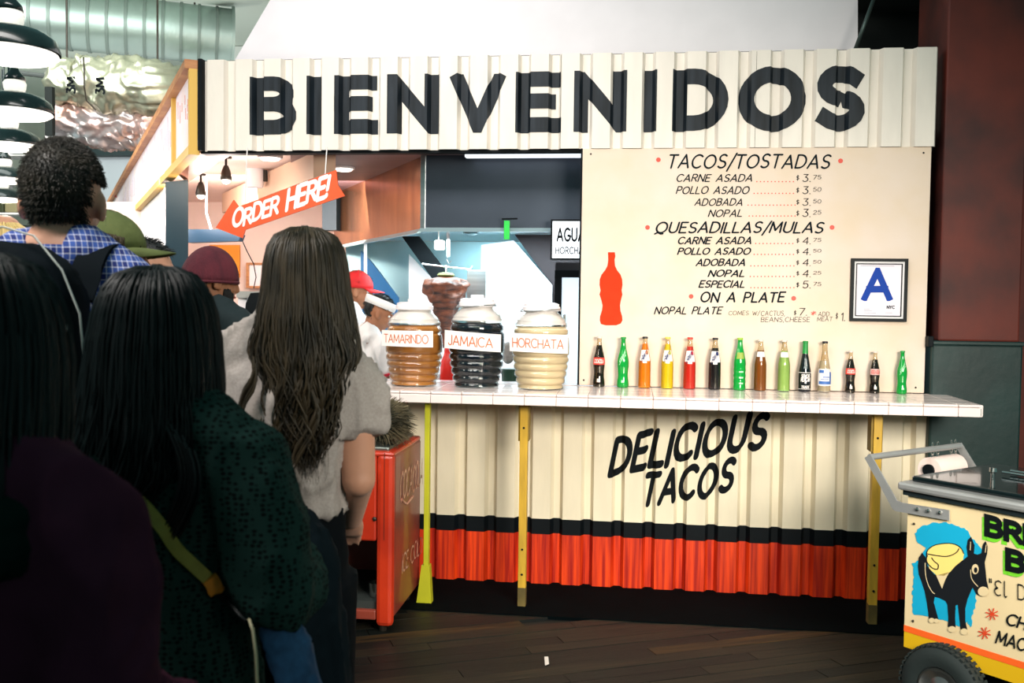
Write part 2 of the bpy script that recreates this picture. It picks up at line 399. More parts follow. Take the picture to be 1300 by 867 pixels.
# pipe rising to the ceiling at the right of the white wall
tag(obj('conduit_pipe', tube(nb(), [U(1086, 62, 5.75), U(1112, -8, 5.75)], .011), mat('grey pipe', (78, 92, 88), .4, .6), smooth=True),
    'thin grey pipe slanting up to the dark ceiling right of the white wall', 'pipe')

# ------------------------------------------------------------------ corrugated sheets
def corr_breaks(x0, x1, r0, pitch, rw, sl):
    """breakpoints (x, depth) of a trapezoid sheet: ridges start at r0 + k*pitch"""
    out = []; k = math.floor((x0-r0)/pitch)-1
    while r0+k*pitch < x1+pitch:
        a = r0+k*pitch
        out += [(a, 0), (a+rw, 0), (a+rw+sl, 1), (a+pitch-sl, 1)]; k += 1
    return out
def corr_depth(br, x, d):
    for (a, p), (b, q) in zip(br, br[1:]):
        if a <= x <= b: return (p+(q-p)*(x-a)/(b-a) if b > a else p)*d
    return 0
def sheet(x0, x1, br, Y, d, zs, mi, th=.004):
    """corrugated sheet with horizontal bands zs (material index list mi between them), given thickness"""
    xs = sorted(set([x0, x1]+[b[0] for b in br if x0 < b[0] < x1])); bm = nb()
    def grid(off): return [[bm.verts.new((x, Y+corr_depth(br, x, d)+off, z)) for x in xs] for z in zs]
    F, B = grid(0), grid(th)
    for j in range(len(zs)-1):
        for i in range(len(xs)-1):
            bm.faces.new((F[j][i], F[j][i+1], F[j+1][i+1], F[j+1][i])).material_index = mi[j]
            bm.faces.new((B[j][i], B[j+1][i], B[j+1][i+1], B[j][i+1])).material_index = mi[j]
    for i in range(len(xs)-1):
        bm.faces.new((F[0][i], B[0][i], B[0][i+1], F[0][i+1])).material_index = mi[0]
        bm.faces.new((F[-1][i], F[-1][i+1], B[-1][i+1], B[-1][i])).material_index = mi[-1]
    for j in range(len(zs)-1):
        bm.faces.new((F[j][0], F[j+1][0], B[j+1][0], B[j][0])).material_index = mi[j]
        bm.faces.new((F[j][-1], B[j][-1], B[j+1][-1], F[j+1][-1])).material_index = mi[j]
    return bm
def on_sheet(bm, br, Y, d, off=.0015):
    """cut flat lettering at the folds and press it onto the sheet"""
    xa = min(v.co.x for v in bm.verts); xb = max(v.co.x for v in bm.verts)
    for x in sorted(set(b[0] for b in br)):
        if xa < x < xb: bmesh.ops.bisect_plane(bm, geom=bm.verts[:]+bm.edges[:]+bm.faces[:], plane_co=(x, 0, 0), plane_no=(1, 0, 0))
    y0_ = max(v.co.y for v in bm.verts)
    for v in bm.verts: v.co.y = Y+corr_depth(br, v.co.x, d)-off+(v.co.y-y0_)
    return bm

# lower wall of the stand: two sheets, three painted bands
z_r, z_b = .283, .370
brL = corr_breaks(-2.6, -.6, -1.085, .17, .100, .018); brR = corr_breaks(-.6, 1.6, -.545, .17, .100, .018)
wf = struct('wall_front', boxm((-2.5, 5.475, 0), (1.5, 5.52, 1.06)), m_black)
for nm, x0, x1, br in (('steel_sheet', -2.45, -.60, brL), ('steel_sheet', -.598, 1.545, brR)):
    obj(nm, sheet(x0, x1, br, WY, .036, [0.0, z_r, z_b, 1.068], [0, 1, 2]), [m_red, m_black, m_cream2], wf)
dt = thing('painted_slogan', 'DELICIOUS TACOS in black brush letters slanting up across the cream steel wall', 'lettering', (.35, WY-.002, .75))
def slogan(s, x0, y0, x1, y1, cap):
    bm, W_ = text_bm(s, w=.235, gap=.27, slant=.28, jitter=.05, rnd=random.Random(5))
    p0, p1 = U(x0, y0, WY), U(x1, y1, WY); h = cap*WY/FOC; p0.z += h*.12; p1.z += h*.12
    lay(bm, W_, p0, p1, (0, 0, h), Vector((0, 0, 0)))
    obj('lettering', on_sheet(bm, brR, WY, .036), m_boldblack, dt)
slogan('DELICIOUS', 771, 608, 980, 567, 40)
slogan('TACOS', 812, 648, 936, 625, 36)

# ------------------------------------------------------------------ welcome sign across the top
sg = thing('welcome_sign', 'long corrugated cream sign reading BIENVENIDOS in big black letters', 'sign', (-.46, WY, 2.42))
brS = corr_breaks(-2.6, 1.6, -2.434, .16835, .097, .016)
zt, zb_ = U(700, 68.2, WY-.02).z, U(700, 188.6, WY-.02).z
for x0, x1 in ((-2.462, -.42), (-.418, .62), (.622, 1.545)):
    obj('steel_sheet', sheet(x0, x1, brS, WY-.02, .034, [zb_, zt], [0]), m_cream, sg)
obj('backing', boxm((-2.49, WY+.02, zb_-.012), (1.54, WY+.09, zt+.004)), m_black, sg)
obj('corner_strip', boxm((-2.487, WY-.03, zb_), (-2.462, WY+.05, zt+.006), .002), m_black, sg)
bx = [(317, 376), (389, 407), (424, 478), (491, 556), (570, 642), (654, 712), (728, 795), (817, 833), (853, 924), (937, 1023), (1034, 1097)]
yt_, yb_ = lambda x: 97.5-(x-317)*.0185, lambda x: 171-(x-317)*.0085
for ch, (x0, x1) in zip('BIENVENIDOS', bx):
    wS = .25
    bm, W_ = text_bm(ch, w=wS, cap=False, square=True)
    xa = min(v.co.x for v in bm.verts); xb = max(v.co.x for v in bm.verts)
    p0, p1 = U(x0, yb_(x0)+(1.5 if ch in 'OS' else 0), WY-.02), U(x1, yb_(x1)+(1.5 if ch in 'OS' else 0), WY-.02)
    top = U(x0, yt_(x0)-(1.5 if ch in 'OS' else 0), WY-.02)
    for v in bm.verts:
        a = (v.co.x-xa)/(xb-xa); b = v.co.y
        v.co = Vector((p0.x+(p1.x-p0.x)*a, -v.co.z*.4, p0.z+(p1.z-p0.z)*a+(top.z-p0.z)*b))
    obj('letter', on_sheet(bm, brS, WY-.02, .034, .002), m_signblack, sg)

# ------------------------------------------------------------------ menu board
mb = thing('menu_board', 'wide cream menu board with hand painted black taco prices and a red bottle', 'board', (.61, WY, 1.12))
bl, brx, bt, bb = U(739.5, 188, WY).x, U(1182, 187, WY).x, U(960, 187.4, WY).z, 1.122
obj('panel', boxm((bl+.002, WY-.012, bb), (brx, WY+.01, bt-.002), .004), m_board, mb)
obj('edge_strip', boxm((bl-.008, WY-.006, bb), (bl+.0015, WY+.012, bt)), m_black, mb)
PY = WY-.012
for x, y in ((750, 195.5), (1172.5, 194), (741, 482.5), (1162.5, 492)):
    obj('screw', lathe(nb(), [(.006, 0), (.005, .002), (.002, .003)], 8).copy() if 0 else ell(nb(), U(x, y, PY-.001), (.005, .003, .005), u=8, v=6), m_black, mb)
def zpx(x, y): return 740+x/2.889, 180+y/2.889
rj = random.Random(11)
def mline(s, x0, x1, yb, yt, w=.11, slant=.28, gap=.24, m=m_paintblack, name='lettering', cap=True):
    a, b = zpx(x0, yb); c, d = zpx(x1, yt)
    obj(name, text_px(s, a, c, b, d, PY, w=w, slant=slant, gap=gap, jitter=.025, rnd=rj, cap=cap), m, mb)
mline('TACOS/TOSTADAS', 305, 915, 99, 45, .135, .25)
mline('QUESADILLAS/MULAS', 262, 890, 336, 293, .15, .25)
mline('ON A PLATE', 427, 745, 590, 550, .17, .2)
for s, x0, x1, yb, yt in (('CARNE ASADA', 340, 628, 147, 118), ('POLLO ASADO', 340, 615, 192, 163), ('ADOBADA', 408, 592, 235, 207), ('NOPAL', 458, 590, 276, 248),
                          ('CARNE ASADA', 345, 625, 376, 348), ('POLLO ASADO', 345, 620, 415, 388), ('ADOBADA', 413, 602, 456, 428), ('NOPAL', 457, 600, 496, 469), ('ESPECIAL', 423, 600, 536, 508)):
    mline(s, x0, x1, yb, yt, .19 if yb > 300 else .15)
mline('NOPAL PLATE', 260, 515, 633, 604, .17)
mline('COMES W/', 533, 648, 636, 620, .09, .12)
mline('CACTUS,', 652, 742, 638, 620, .09, .1); mline('BEANS,CHEESE', 652, 833, 661, 643, .09, .1)
mline('$', 772, 784, 636, 618, .12, .1); mline('7.', 790, 825, 637, 610, .1, .1)
mline('ADD', 862, 905, 640, 623, .09, .1); mline('MEAT', 858, 916, 658, 642, .09, .1); mline('$', 925, 936, 652, 628, .1, .1); mline('1.', 946, 962, 657, 626, .12, .05)
m_redpaint = mat('red lettering paint', (226, 78, 60), .5)
mline('*', 838, 853, 637, 620, .12, 0, m=m_redpaint)
for pr_, yb, yt in (('3.75', 147, 118), ('3.50', 192, 163), ('3.50', 235, 207), ('3.25', 276, 247), ('4.75', 376, 349), ('4.50', 415, 389), ('4.50', 456, 430), ('4.25', 496, 470), ('5.75', 538, 510)):
    mline('$', 781, 794, yb-4, yt+5, .11, .05); mline(pr_[:2], 804, 838, yb, yt, .1, .1); mline(pr_[2:], 843, 875, yb-9, yt+4, .1, .1)
bm = nb()
for x0, x1, y in ((638, 772, 146), (628, 772, 189), (606, 778, 232), (610, 778, 272), (634, 770, 373), (628, 772, 413), (616, 774, 455), (614, 774, 494), (616, 774, 535)):
    n = round((x1-x0)/13)
    for i in range(n+1):
        disc(bm, U(*zpx(x0+(x1-x0)*i/n, y), PY-.0015), .0035, 8)
obj('dotted_leaders', bm, m_redpaint, mb)
bm = nb()
for x, y in ((277, 66), (945, 70), (237, 314), (914, 314), (397, 567), (773, 574)): disc(bm, U(*zpx(x, y), PY-.0015), .0125, 14)
obj('red_dots', bm, m_redpaint, mb)
sil = [(92, 405), (117, 405), (119, 420), (116, 432), (118, 455), (126, 472), (138, 487), (144, 505), (145, 525), (142, 545), (145, 560), (139, 582), (136, 600), (138, 620), (144, 640), (145, 655), (139, 666), (122, 673), (84, 673), (66, 668), (62, 655), (63, 640), (70, 618), (72, 600), (68, 582), (61, 560), (65, 545), (61, 525), (62, 505), (68, 488), (82, 470), (90, 455), (93, 432)]
obj('painted_bottle', prism(nb(), [U(*zpx(x, y), PY-.0005) for x, y in sil], (0, -.001, 0)), mat('orange red bottle paint', (226, 62, 30), .8, spec=.1, var=.08, vscale=20), mb)

# graded certificate in its frame
cf = thing('picture_frame', 'black framed certificate with a big blue letter A on the menu board', 'frame', tuple(U(1115, 408, PY)))
a, b = U(1080.2, 328, PY), U(1149.8, 408.5, PY)
def ring(bm, x0, z0, x1, z1, t, ya, yb2):
    for lo, hi in (((x0, z0), (x1, z0+t)), ((x0, z1-t), (x1, z1)), ((x0, z0+t), (x0+t, z1-t)), ((x1-t, z0+t), (x1, z1-t))):
        box(bm, (lo[0], ya, lo[1]), (hi[0], yb2, hi[1]))
    return bm
m_frame = mat('glossy black frame', (12, 18, 20), .5, spec=.2)
obj('frame', ring(nb(), a.x, b.z, b.x, a.z, .016, PY-.02, PY), m_frame, cf)
obj('mat_border', ring(nb(), a.x+.016, b.z+.016, b.x-.016, a.z-.016, .010, PY-.012, PY-.002), mat('silver border', (214, 212, 214), .4), cf)
obj('inner_border', ring(nb(), a.x+.026, b.z+.026, b.x-.026, a.z-.026, .005, PY-.013, PY-.002), m_frame, cf)
obj('paper', boxm((a.x+.03, PY-.008, b.z+.03), (b.x-.03, PY-.002, a.z-.03)), mat('certificate paper', (238, 230, 240), .5, var=.05), cf)
bmA, W_ = text_bm('A', w=.2, square=True, cap=False)
lay(bmA, W_, U(*zpx(1022, 584), PY-.009), U(*zpx(1134, 584), PY-.009), (0, 0, (584-467)/2.889*WY/FOC), Vector((0, 0, 0)))
obj('lettering', bmA, mat('blue ink', (40, 72, 162), .8, spec=.1), cf)
for s, x0, x1, yb, yt in (('NYC', 1114, 1144, 612, 602),):
    q, W_ = text_bm(s, w=.25); p0, p1 = U(*zpx(x0, yb), PY-.009), U(*zpx(x1, yb), PY-.009); obj('lettering', lay(q, W_, p0, p1, (0, 0, (yb-yt)/2.889*WY/FOC), Vector((0, 0, 0))), m_paintblack, cf)
bm = nb()
for y, x0, x1 in ((455, 1018, 1142), (620, 1030, 1060), (627, 1030, 1075), (627, 1108, 1135), (613, 1030, 1052)):
    p, q = U(*zpx(x0, y), PY-.009), U(*zpx(x1, y), PY-.009); box(bm, (p.x, p.y-.0005, p.z-.001), (q.x, p.y, p.z+.001))
obj('printed_lines', bm, mat('grey print', (150, 146, 160), .6), cf)

# ------------------------------------------------------------------ tiled counter
CZ = 1.12; CF = 4.85
CXL, CXR = -2.5, U(1245, 523, 4.87).x
ct = thing('counter', 'long white tiled serving counter running under the menu board', 'counter', (-.4, 5.15, 1.06))
m_tile = mat('white glazed tile', (240, 226, 222), .2, var=.05, vscale=9, coat=.3)
m_grout = mat('pinkish grout', (206, 176, 166), .8)
bm = boxm((CXL, CF+.012, 1.066), (CXR-.01, 5.47, CZ-.006)); obj('slab', bm, m_grout, ct)
obj('back_ledge', boxm((CXL, 5.47, 1.066), (-.30, 5.62, CZ-.004)), m_tile, ct)
T = .1585
phase = U(480+118/4.333, 500, CF).x
tm = {}
def tile(kind, lo, hi, bev=.002):
    key = (kind, round(hi[0]-lo[0], 4), round(hi[1]-lo[1], 4))
    if key not in tm:
        bm = boxm((0, 0, 0), tuple(h-l for h, l in zip(hi, lo)), bev); me = bpy.data.meshes.new('tile'); bm.to_mesh(me); bm.free(); me.materials.append(m_tile)
        tm[key] = me
    o = bpy.data.objects.new('tile', tm[key]); C.objects.link(o); o.parent = ct
    o.location = Vector(lo)-ct.location
k = -14
xs_ = []
while phase+k*T < CXR:
    x0, x1 = max(phase+k*T, CXL), min(phase+(k+1)*T, CXR-.0)
    if x1-x0 > .01: xs_.append((x0+.0008, x1-.0008))
    k += 1
for x0, x1 in xs_:
    tile('front', (x0, CF, 1.062), (x1, CF+.012, CZ-.0145), .003)
    tile('nose', (x0, CF-.001, CZ-.0135), (x1, CF+.05, CZ), .006)
    for r, (ya, yb2) in enumerate(((CF+.052, CF+.208), (CF+.21, CF+.366), (CF+.368, WY-.014 if x0 > -.31 else CF+.524))):
        sh = (r % 2)*T*.5*0
        tile('top%d' % r, (x0, ya, CZ-.006), (x1, yb2, CZ))
obj('end_cap', boxm((CXR-.012, CF, 1.062), (CXR+.006, WY-.02 if 0 else 5.33, CZ), .006), m_tile, ct)

# yellow posts
pg = 'yellow timber posts under the counter'
def post(x, label, extra=None):
    t = thing('support_post', label, 'post', (x, 5.03, 0), 0, pg)
    obj('post', boxm((x-.020, 5.0, .0), (x+.020, 5.05, 1.06), .002), m_yellow, t)
    obj('upper_block', boxm((x-.030, 5.012, .86), (x+.026, 5.09, 1.06), .002), mat('shaded yellow timber', (150, 122, 46), .6, var=.2), t)  # counter's shade on the post top put into a darker yellow
    for z in (.17, .30, .93): obj('bolt', ell(nb(), (x, 4.998 if z < .8 else 5.0, z), (.006, .004, .006), u=8, v=6), m_black, t)
    obj('foot', boxm((x-.021, 4.998, 0), (x+.021, 5.052, .10), .002), mat('dark mottled yellow timber', (112, 96, 46), .7, var=.5, vscale=12), t)  # foot darker and more mottled than the post
xp1, xp2 = U(662, 760, 5.0).x, U(1108, 780, 5.0).x
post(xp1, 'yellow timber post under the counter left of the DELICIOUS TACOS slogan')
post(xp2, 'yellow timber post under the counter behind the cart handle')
t = thing('support_post', 'bright yellow green post with a flared foot behind the red cooler', 'post', tuple(UZ(543, 764, 0)), 0, pg)
p = UZ(541, 764, 0)
obj('post', boxm((p.x-.012, 4.98, 0), (p.x+.014, 5.02, 1.06), .002), mat('bright yellow green paint', (196, 196, 40), .5, var=.15), t)
obj('foot', prism(nb(), [(p.x-.045, 4.97, .0), (p.x+.035, 4.97, .0), (p.x+.022, 4.97, .2), (p.x-.02, 4.97, .2)], (0, .05, 0)), MATS['bright yellow green paint'], t)
# ================================================================== side fascia, kitchen and market hall
m_wood = mat('orange brown timber', (206, 146, 92), .5, col2=(176, 112, 70), vscale=5, stretch=(1, 1, 8))
m_yw = mat('yellow timber trim', (226, 180, 84), .5)
fd = Vector((math.sin(R(-31.9)), math.cos(R(-31.9)), 0)); fn = Vector((-fd.y, fd.x, 0))   # outward normal, to the left
F0 = Vector((-2.492, 5.40, 0)); FL = 9.4
fz0, fz1 = 2.41, 2.925
sf = thing('side_sign', 'long cream side sign in a timber frame running back from the corner', 'sign', (F0.x, F0.y, 2.41))
def fbox(s0, s1, z0, z1, d0=0, d1=.04, bev=0):
    bm = boxm((0, 0, 0), (1, 1, 1), 0)
    for v in bm.verts:
        s = s0+(s1-s0)*v.co.x; d = d0+(d1-d0)*v.co.y; z = z0+(z1-z0)*v.co.z; v.co = F0+fd*s+fn*d+Vector((0, 0, z))
    bmesh.ops.recalc_face_normals(bm, faces=bm.faces[:]); return bm
m_side = mat('whitewashed side panel', (240, 220, 216), .5, col2=(236, 226, 240), vscale=3)
for s0, s1 in ((.06, .92), (.98, 4.2), (4.24, 9.2)): obj('panel', fbox(s0, s1, fz0+.03, fz1-.05, .0, .02), m_side, sf)
obj('top_rail', fbox(0, FL, fz1-.05, fz1, -.01, .07), m_wood, sf)
obj('bottom_rail', fbox(0, FL, fz0-.02, fz0+.03, -.01, .05), m_yw, sf)
for s in (0, .92, FL-.08): obj('stile', fbox(s, s+.06, fz0+.03, fz1-.05, -.0, .045), m_yw, sf)
rr = random.Random(4); bm = nb(); bm2 = nb()
for i in range(34):
    s = 1.15+i*.085*(1+i*.03); z = fz0+.17+rr.random()*.05; h = .08+.16*rr.random()
    q = fbox(s, s+.018*(1+i*.03), z, z+h, .02, .022); me = bpy.data.meshes.new('t'); q.to_mesh(me); q.free(); bm.from_mesh(me); bpy.data.meshes.remove(me)
for i in range(14):
    s = .16+rr.random()*.66; z = fz0+.22+rr.random()*.12; h = .03+.08*rr.random()
    q = fbox(s, s+.014, z, z+h, .02, .022); me = bpy.data.meshes.new('t'); q.to_mesh(me); q.free(); bm2.from_mesh(me); bpy.data.meshes.remove(me)
tag(obj('brush_marks', bm, mat('mauve brush marks', (206, 178, 190), .6), sf), kind='stuff'); tag(obj('brush_marks', bm2, mat('red brush marks', (232, 150, 130), .6), sf), kind='stuff')

# walls of the stand along the side
struct('wall_left', prism(nb(), [F0+fd*1.9+Vector((0, 0, 0)), F0+fd*9.3, F0+fd*9.3+Vector((0, 0, 2.39)), F0+fd*1.9+Vector((0, 0, 2.39))], -fn*.06), m_white)
tag(obj('corner_post', prism(nb(), [U(210, 300, 6.6).xy.to_3d()+Vector((0, 0, 0)), U(239, 300, 6.45).xy.to_3d(), U(239, 300, 6.45).xy.to_3d()+Vector((-.08, .12, 0)), U(210, 300, 6.6).xy.to_3d()+Vector((0, .2, 0))], (0, 0, 2.38)), mat('blue black post paint', (26, 50, 62), .45)),
    'wide dark blue post at the open corner of the stand beside the spot lamps', 'post')
# awning under the far end of the side sign
aw = thing('awning', 'small red framed awning sticking out under the far end of the side sign', 'awning', tuple(U(146, 262, 12.2)))
mr = mat('red awning paint', (206, 60, 50), .5)
obj('canopy', prism(nb(), [U(146, 247, 12.6), U(187, 243, 11.2), U(192, 284, 11.0)], (0, .05, 0)), mat('pale red awning cloth', (226, 120, 104), .6), aw)
for p, q in (((146, 247), (188, 244)), ((146, 247), (192, 284)), ((160, 252), (187, 262))): obj('rail', tube(nb(), [U(*p, 12.2 if p[0] < 150 else 11.6), U(*q, 11)], .022, 6), mr, aw)
obj('wood_panel', prism(nb(), [U(172, 265, 11.3), U(189, 247, 11), U(192, 284, 11)], (0, .04, 0)), m_wood, aw)

# kitchen shell
KC = 2.47
bmf = prism(nb(), [(-2.46, 5.52, KC), (1.5, 5.52, KC), (1.5, 9, KC), (-4.6, 9, KC)], (0, 0, .06)); struct('ceiling_kitchen', bmf, m_pinkwall)
struct('wall_kitchen_back', boxm((-5.2, 8.9, 0), (1.5, 9.0, KC)), m_pinkwall)
struct('wall_kitchen_right', boxm((1.5, 5.54, 0), (1.56, 9, KC)), m_dark)
struct('trim_3', prism(nb(), [U(241, 194, 5.6), U(300, 193, 5.56), U(238, 232, 6.6), U(226, 222, 6.5)], (0, 0, .03)), mat('reddish soffit timber', (196, 140, 120), .5, var=.15, vscale=8), None)
beam = struct('trim_4', prism(nb(), [U(282, 246, 8.0), U(398, 191, 5.65), U(398, 191, 5.65)+Vector((0, 0, -.16)), U(282, 246, 8.0)+Vector((0, 0, -.16))], (.12, .05, 0)), mat('tan ceiling beam', (206, 172, 146), .6))
struct('trim_5', prism(nb(), [(-2.0, 5.56, KC-.03), (-.3, 5.56, KC-.03), (-.3, 8.4, KC-.03), (-3.0, 8.4, KC-.03)], (0, 0, .02)), mat('mauve ceiling panel', (118, 92, 96), .5, var=.2, vscale=2, stretch=(1, 8, 1)))
struct('trim_6', prism(nb(), [U(409, 292, 7.6), U(427, 292, 7.6), U(427, 186, 7.6), U(409, 186, 7.6)], (0, .15, 0)), mat('dark blue column', (18, 44, 56), .5))
m_lampblk = mat('dark bronze lamp', (60, 54, 48), .4, .6)
m_bulb = mat('lit bulb glass', (255, 246, 232), .5, emis=4)
for i, (x, y0, Y) in enumerate(((287, 201, 5.95), (255, 223, 6.5))):
    p = U(x, y0, Y); s = thing('spot_lamp', ('bronze spot lamp on the kitchen ceiling nearer the welcome sign' if i == 0 else 'bronze spot lamp on the kitchen ceiling nearer the dark corner post'), 'lamp', tuple(p), 0, 'kitchen spot lamps')
    obj('ceiling_plate', lathe(nb(), [(.035, .0), (.035, .012)], 14, (0, 0, -.0)), m_lampblk, s, local=True)
    obj('stem', lathe(nb(), [(.008, -.045), (.008, 0)], 8), m_lampblk, s, local=True)
    obj('shade', lathe(nb(), [(.034, -.135), (.036, -.12), (.026, -.075), (.014, -.045)], 16), m_lampblk, s, local=True, smooth=True)
    obj('bulb', ell(nb(), (0, 0, -.14), (.026, .026, .02), u=12, v=8), m_bulb, s, local=True, smooth=True)
    l = bpy.data.lights.new('spot_bulb', 'POINT'); l.energy = 9; l.color = (1, .86, .78); l.shadow_soft_size = .06
    lo = bpy.data.objects.new('spot_bulb', l); C.objects.link(lo); lo.location = p+Vector((0, 0, -.20))
for i, (x, y, Y) in enumerate(((343, 200, 5.8), (436, 203, 6.3))):
    s = thing('ceiling_light', ('round flush ceiling light above the ORDER HERE sign' if i == 0 else 'round flush ceiling light beside the dark blue column'), 'lamp', (U(x, y, Y).x, Y, KC-.055))
    obj('diffuser', lathe(nb(), [(.05, 0), (.06, .01), (.06, .02)], 18), m_bulb, s, local=True); obj('rim', lathe(nb(), [(.075, .012), (.075, .05)], 18), m_white, s, local=True)
bx_ = thing('junction_box', 'white round junction box between the two tan beam pieces', 'box', tuple(U(324, 225, 6.6)))
obj('body', lathe(nb(), [(.055, -.07), (.062, -.03), (.062, .06), (.05, .07)], 16), m_white, bx_, local=True, smooth=True, angle=40)
obj('bracket', boxm((.06, -.01, -.03), (.085, .01, .05), .003), m_lampblk, bx_, local=True)

# ORDER HERE arrow
def z3(x, y): return 230+x/3.94, 180+y/3.94
ow = thing('arrow_sign', 'orange arrow sign reading ORDER HERE! in white, hanging on two wires', 'sign', tuple(U(355, 258, 5.3)))
ap = [(172, 430), (262, 290), (287, 325), (775, 140), (783, 215), (818, 270), (320, 440), (306, 482)]
obj('board', prism(nb(), [U(*z3(*p), 5.3) for p in ap], (0, .012, 0)), mat('orange sign paint', (240, 92, 44), .5, var=.06), ow)
def arrow_text(s, x0, y0, x1, y1, cap, seed, w):
    q, W_ = text_bm(s, w=w, gap=.17, slant=.18, jitter=.06, rnd=random.Random(seed))
    p0, p1 = U(*z3(x0, y0), 5.3), U(*z3(x1, y1), 5.3); h = cap/3.94*5.3/FOC
    obj('lettering', lay(q, W_, p0, p1, (0, 0, h), Vector((0, -.002, 0))), mat('white lettering paint', (252, 246, 240), .5), ow)
arrow_text('ORDER', 250, 433, 498, 350, 80, 2, .24); arrow_text('HERE!', 520, 341, 752, 260, 98, 3, .24)
for x, y0, y1 in ((412.6, 186, 219), (310.8, 186, 256)):
    obj('wire', tube(nb(), [Vector((U(x, y0, 5.36).x, 5.395, 2.43)), U(x, y1+6, 5.315)], .0035, 6), mat('white wire', (230, 226, 222), .4), ow)
ow['label'] = 'orange arrow sign reading ORDER HERE! in white, hanging on two wires'

# things at the back of the kitchen left
mn = thing('wall_screen', 'dark blue screen seen from below above the maroon beanie', 'screen', tuple(U(270, 300, 6.9)))
obj('casing', prism(nb(), [U(239, 291, 6.9), U(296, 291, 6.9), U(306, 298, 6.9), U(303, 306, 6.9), U(239, 308, 6.9)], (0, .08, 0)), mat('navy plastic', (20, 46, 66), .4), mn)
obj('bracket', tube(nb(), [U(268, 291, 6.92), U(262, 270, 6.95), U(262, 200, 6.95)], .008, 6), m_white, mn)
obj('cable', tube(nb(), [U(306, 302, 6.9), U(313, 318, 6.9), U(322, 335, 6.95), U(325, 352, 6.95), U(322, 366, 6.95)], .004, 5), m_black, mn)
op = thing('poster', 'orange poster on the pink kitchen wall beside the beanie', 'poster', tuple(U(292, 340, 8.85)))
obj('sheet', boxm(tuple(U(266, 352, 8.85)), tuple(U(304, 311, 8.85)+Vector((0, .02, 0)))), mat('orange poster print', (236, 146, 44), .5), op)
wf2 = thing('picture_frame', 'thin wooden framed notice on the pink kitchen wall', 'frame', tuple(U(325, 366, 8.8)))
a, b = U(313.5, 333.5, 8.82), U(338, 366, 8.82)
obj('frame', ring(nb(), a.x, b.z, b.x, a.z, .02, 8.80, 8.85), m_wood, wf2); obj('paper', boxm((a.x+.02, 8.83, b.z+.02), (b.x-.02, 8.85, a.z-.02)), m_white, wf2)
rg = thing('cash_register', 'dark cash register with a grey stand behind the counter', 'register', tuple(U(318, 420, 6.2)))
obj('screen_back', prism(nb(), [U(308, 428, 6.2), U(312, 385, 6.2), U(318, 372, 6.2), U(332, 371, 6.2), U(340, 428, 6.2)], (0, .06, 0)), m_black, rg)
obj('top_tray', boxm(tuple(U(300, 378, 6.3)), tuple(U(336, 370, 6.3)+Vector((0, .3, 0)))), mat('grey plastic', (150, 152, 148), .5), rg)
p_ = U(302, 440, 6.32); obj('cabinet', boxm((p_.x, 6.32, 0), (U(313, 378, 6.32).x, 6.62, U(313, 378, 6.32).z)), m_white, rg); obj('cabinet', boxm((p_.x, 6.15, 0), (U(350, 378, 6.32).x, 6.6, U(308, 428, 6.2).z)), m_white, rg)

# extractor hood
m_hoodgrey = mat('dark grey hood steel', (84, 92, 104), .38, .75, var=.25, vscale=2)
m_warmsteel = mat('steel with painted reflections', (212, 150, 106), .25, .9, col2=(168, 112, 80), vscale=3, stretch=(2, 2, .6), bump=.12, bscale=3)  # orange reflections put into the steel's colour
m_lip = mat('pale steel lip', (196, 226, 232), .3, .5)
m_backsteel = mat('cool steel lining', (176, 218, 228), .35, .55, var=.06)
hd = thing('extractor_hood', 'large grey and copper toned extractor hood hanging over the kitchen', 'hood', tuple(U(600, 292, 5.8)))
hb = U(540, 290, 5.8).z
c0 = U(538, 291, 5.8); bl_ = U(424, 304, 7.9)
obj('front_panel', prism(nb(), [(c0.x, 5.8, hb), (-.24, 5.8, hb), (-.24, 5.8, 2.44), (c0.x, 5.8, 2.44)], (0, .03, 0)), m_hoodgrey, hd)
obj('side_panel', prism(nb(), [(c0.x, 5.8, hb), (c0.x, 5.8, 2.44), (bl_.x, 7.9, 2.44), (bl_.x, 7.9, hb)], (.03, .02, 0)), m_warmsteel, hd)
obj('corner_trim', boxm((c0.x-.02, 5.785, hb-.01), (c0.x+.012, 5.83, 2.44), .003), m_steel, hd)
obj('front_lip', prism(nb(), [(c0.x-.02, 5.76, hb-.02), (-.2, 5.76, hb-.02), (-.2, 5.79, hb+.005), (c0.x-.02, 5.79, hb+.005)], (0, .02, 0)), m_lip, hd)
obj('side_lip', prism(nb(), [(c0.x-.04, 5.77, hb-.03), (bl_.x-.05, 7.9, hb-.03), (bl_.x-.02, 7.9, hb+.0), (c0.x-.01, 5.79, hb+.0)], (.02, .01, 0)), m_lip, hd)
obj('inner_liner', prism(nb(), [(c0.x+.02, 5.86, hb+.12), (-.24, 5.86, hb+.12), (-.24, 7.9, hb+.05), (bl_.x+.05, 7.9, hb+.05)], (0, 0, .02)), m_lip, hd)
obj('top_light_strip', boxm((-.98, 5.60, 2.40), (-.31, 5.66, 2.425), .004), mat('white strip light', (236, 246, 255), .5, emis=1.2), hd)
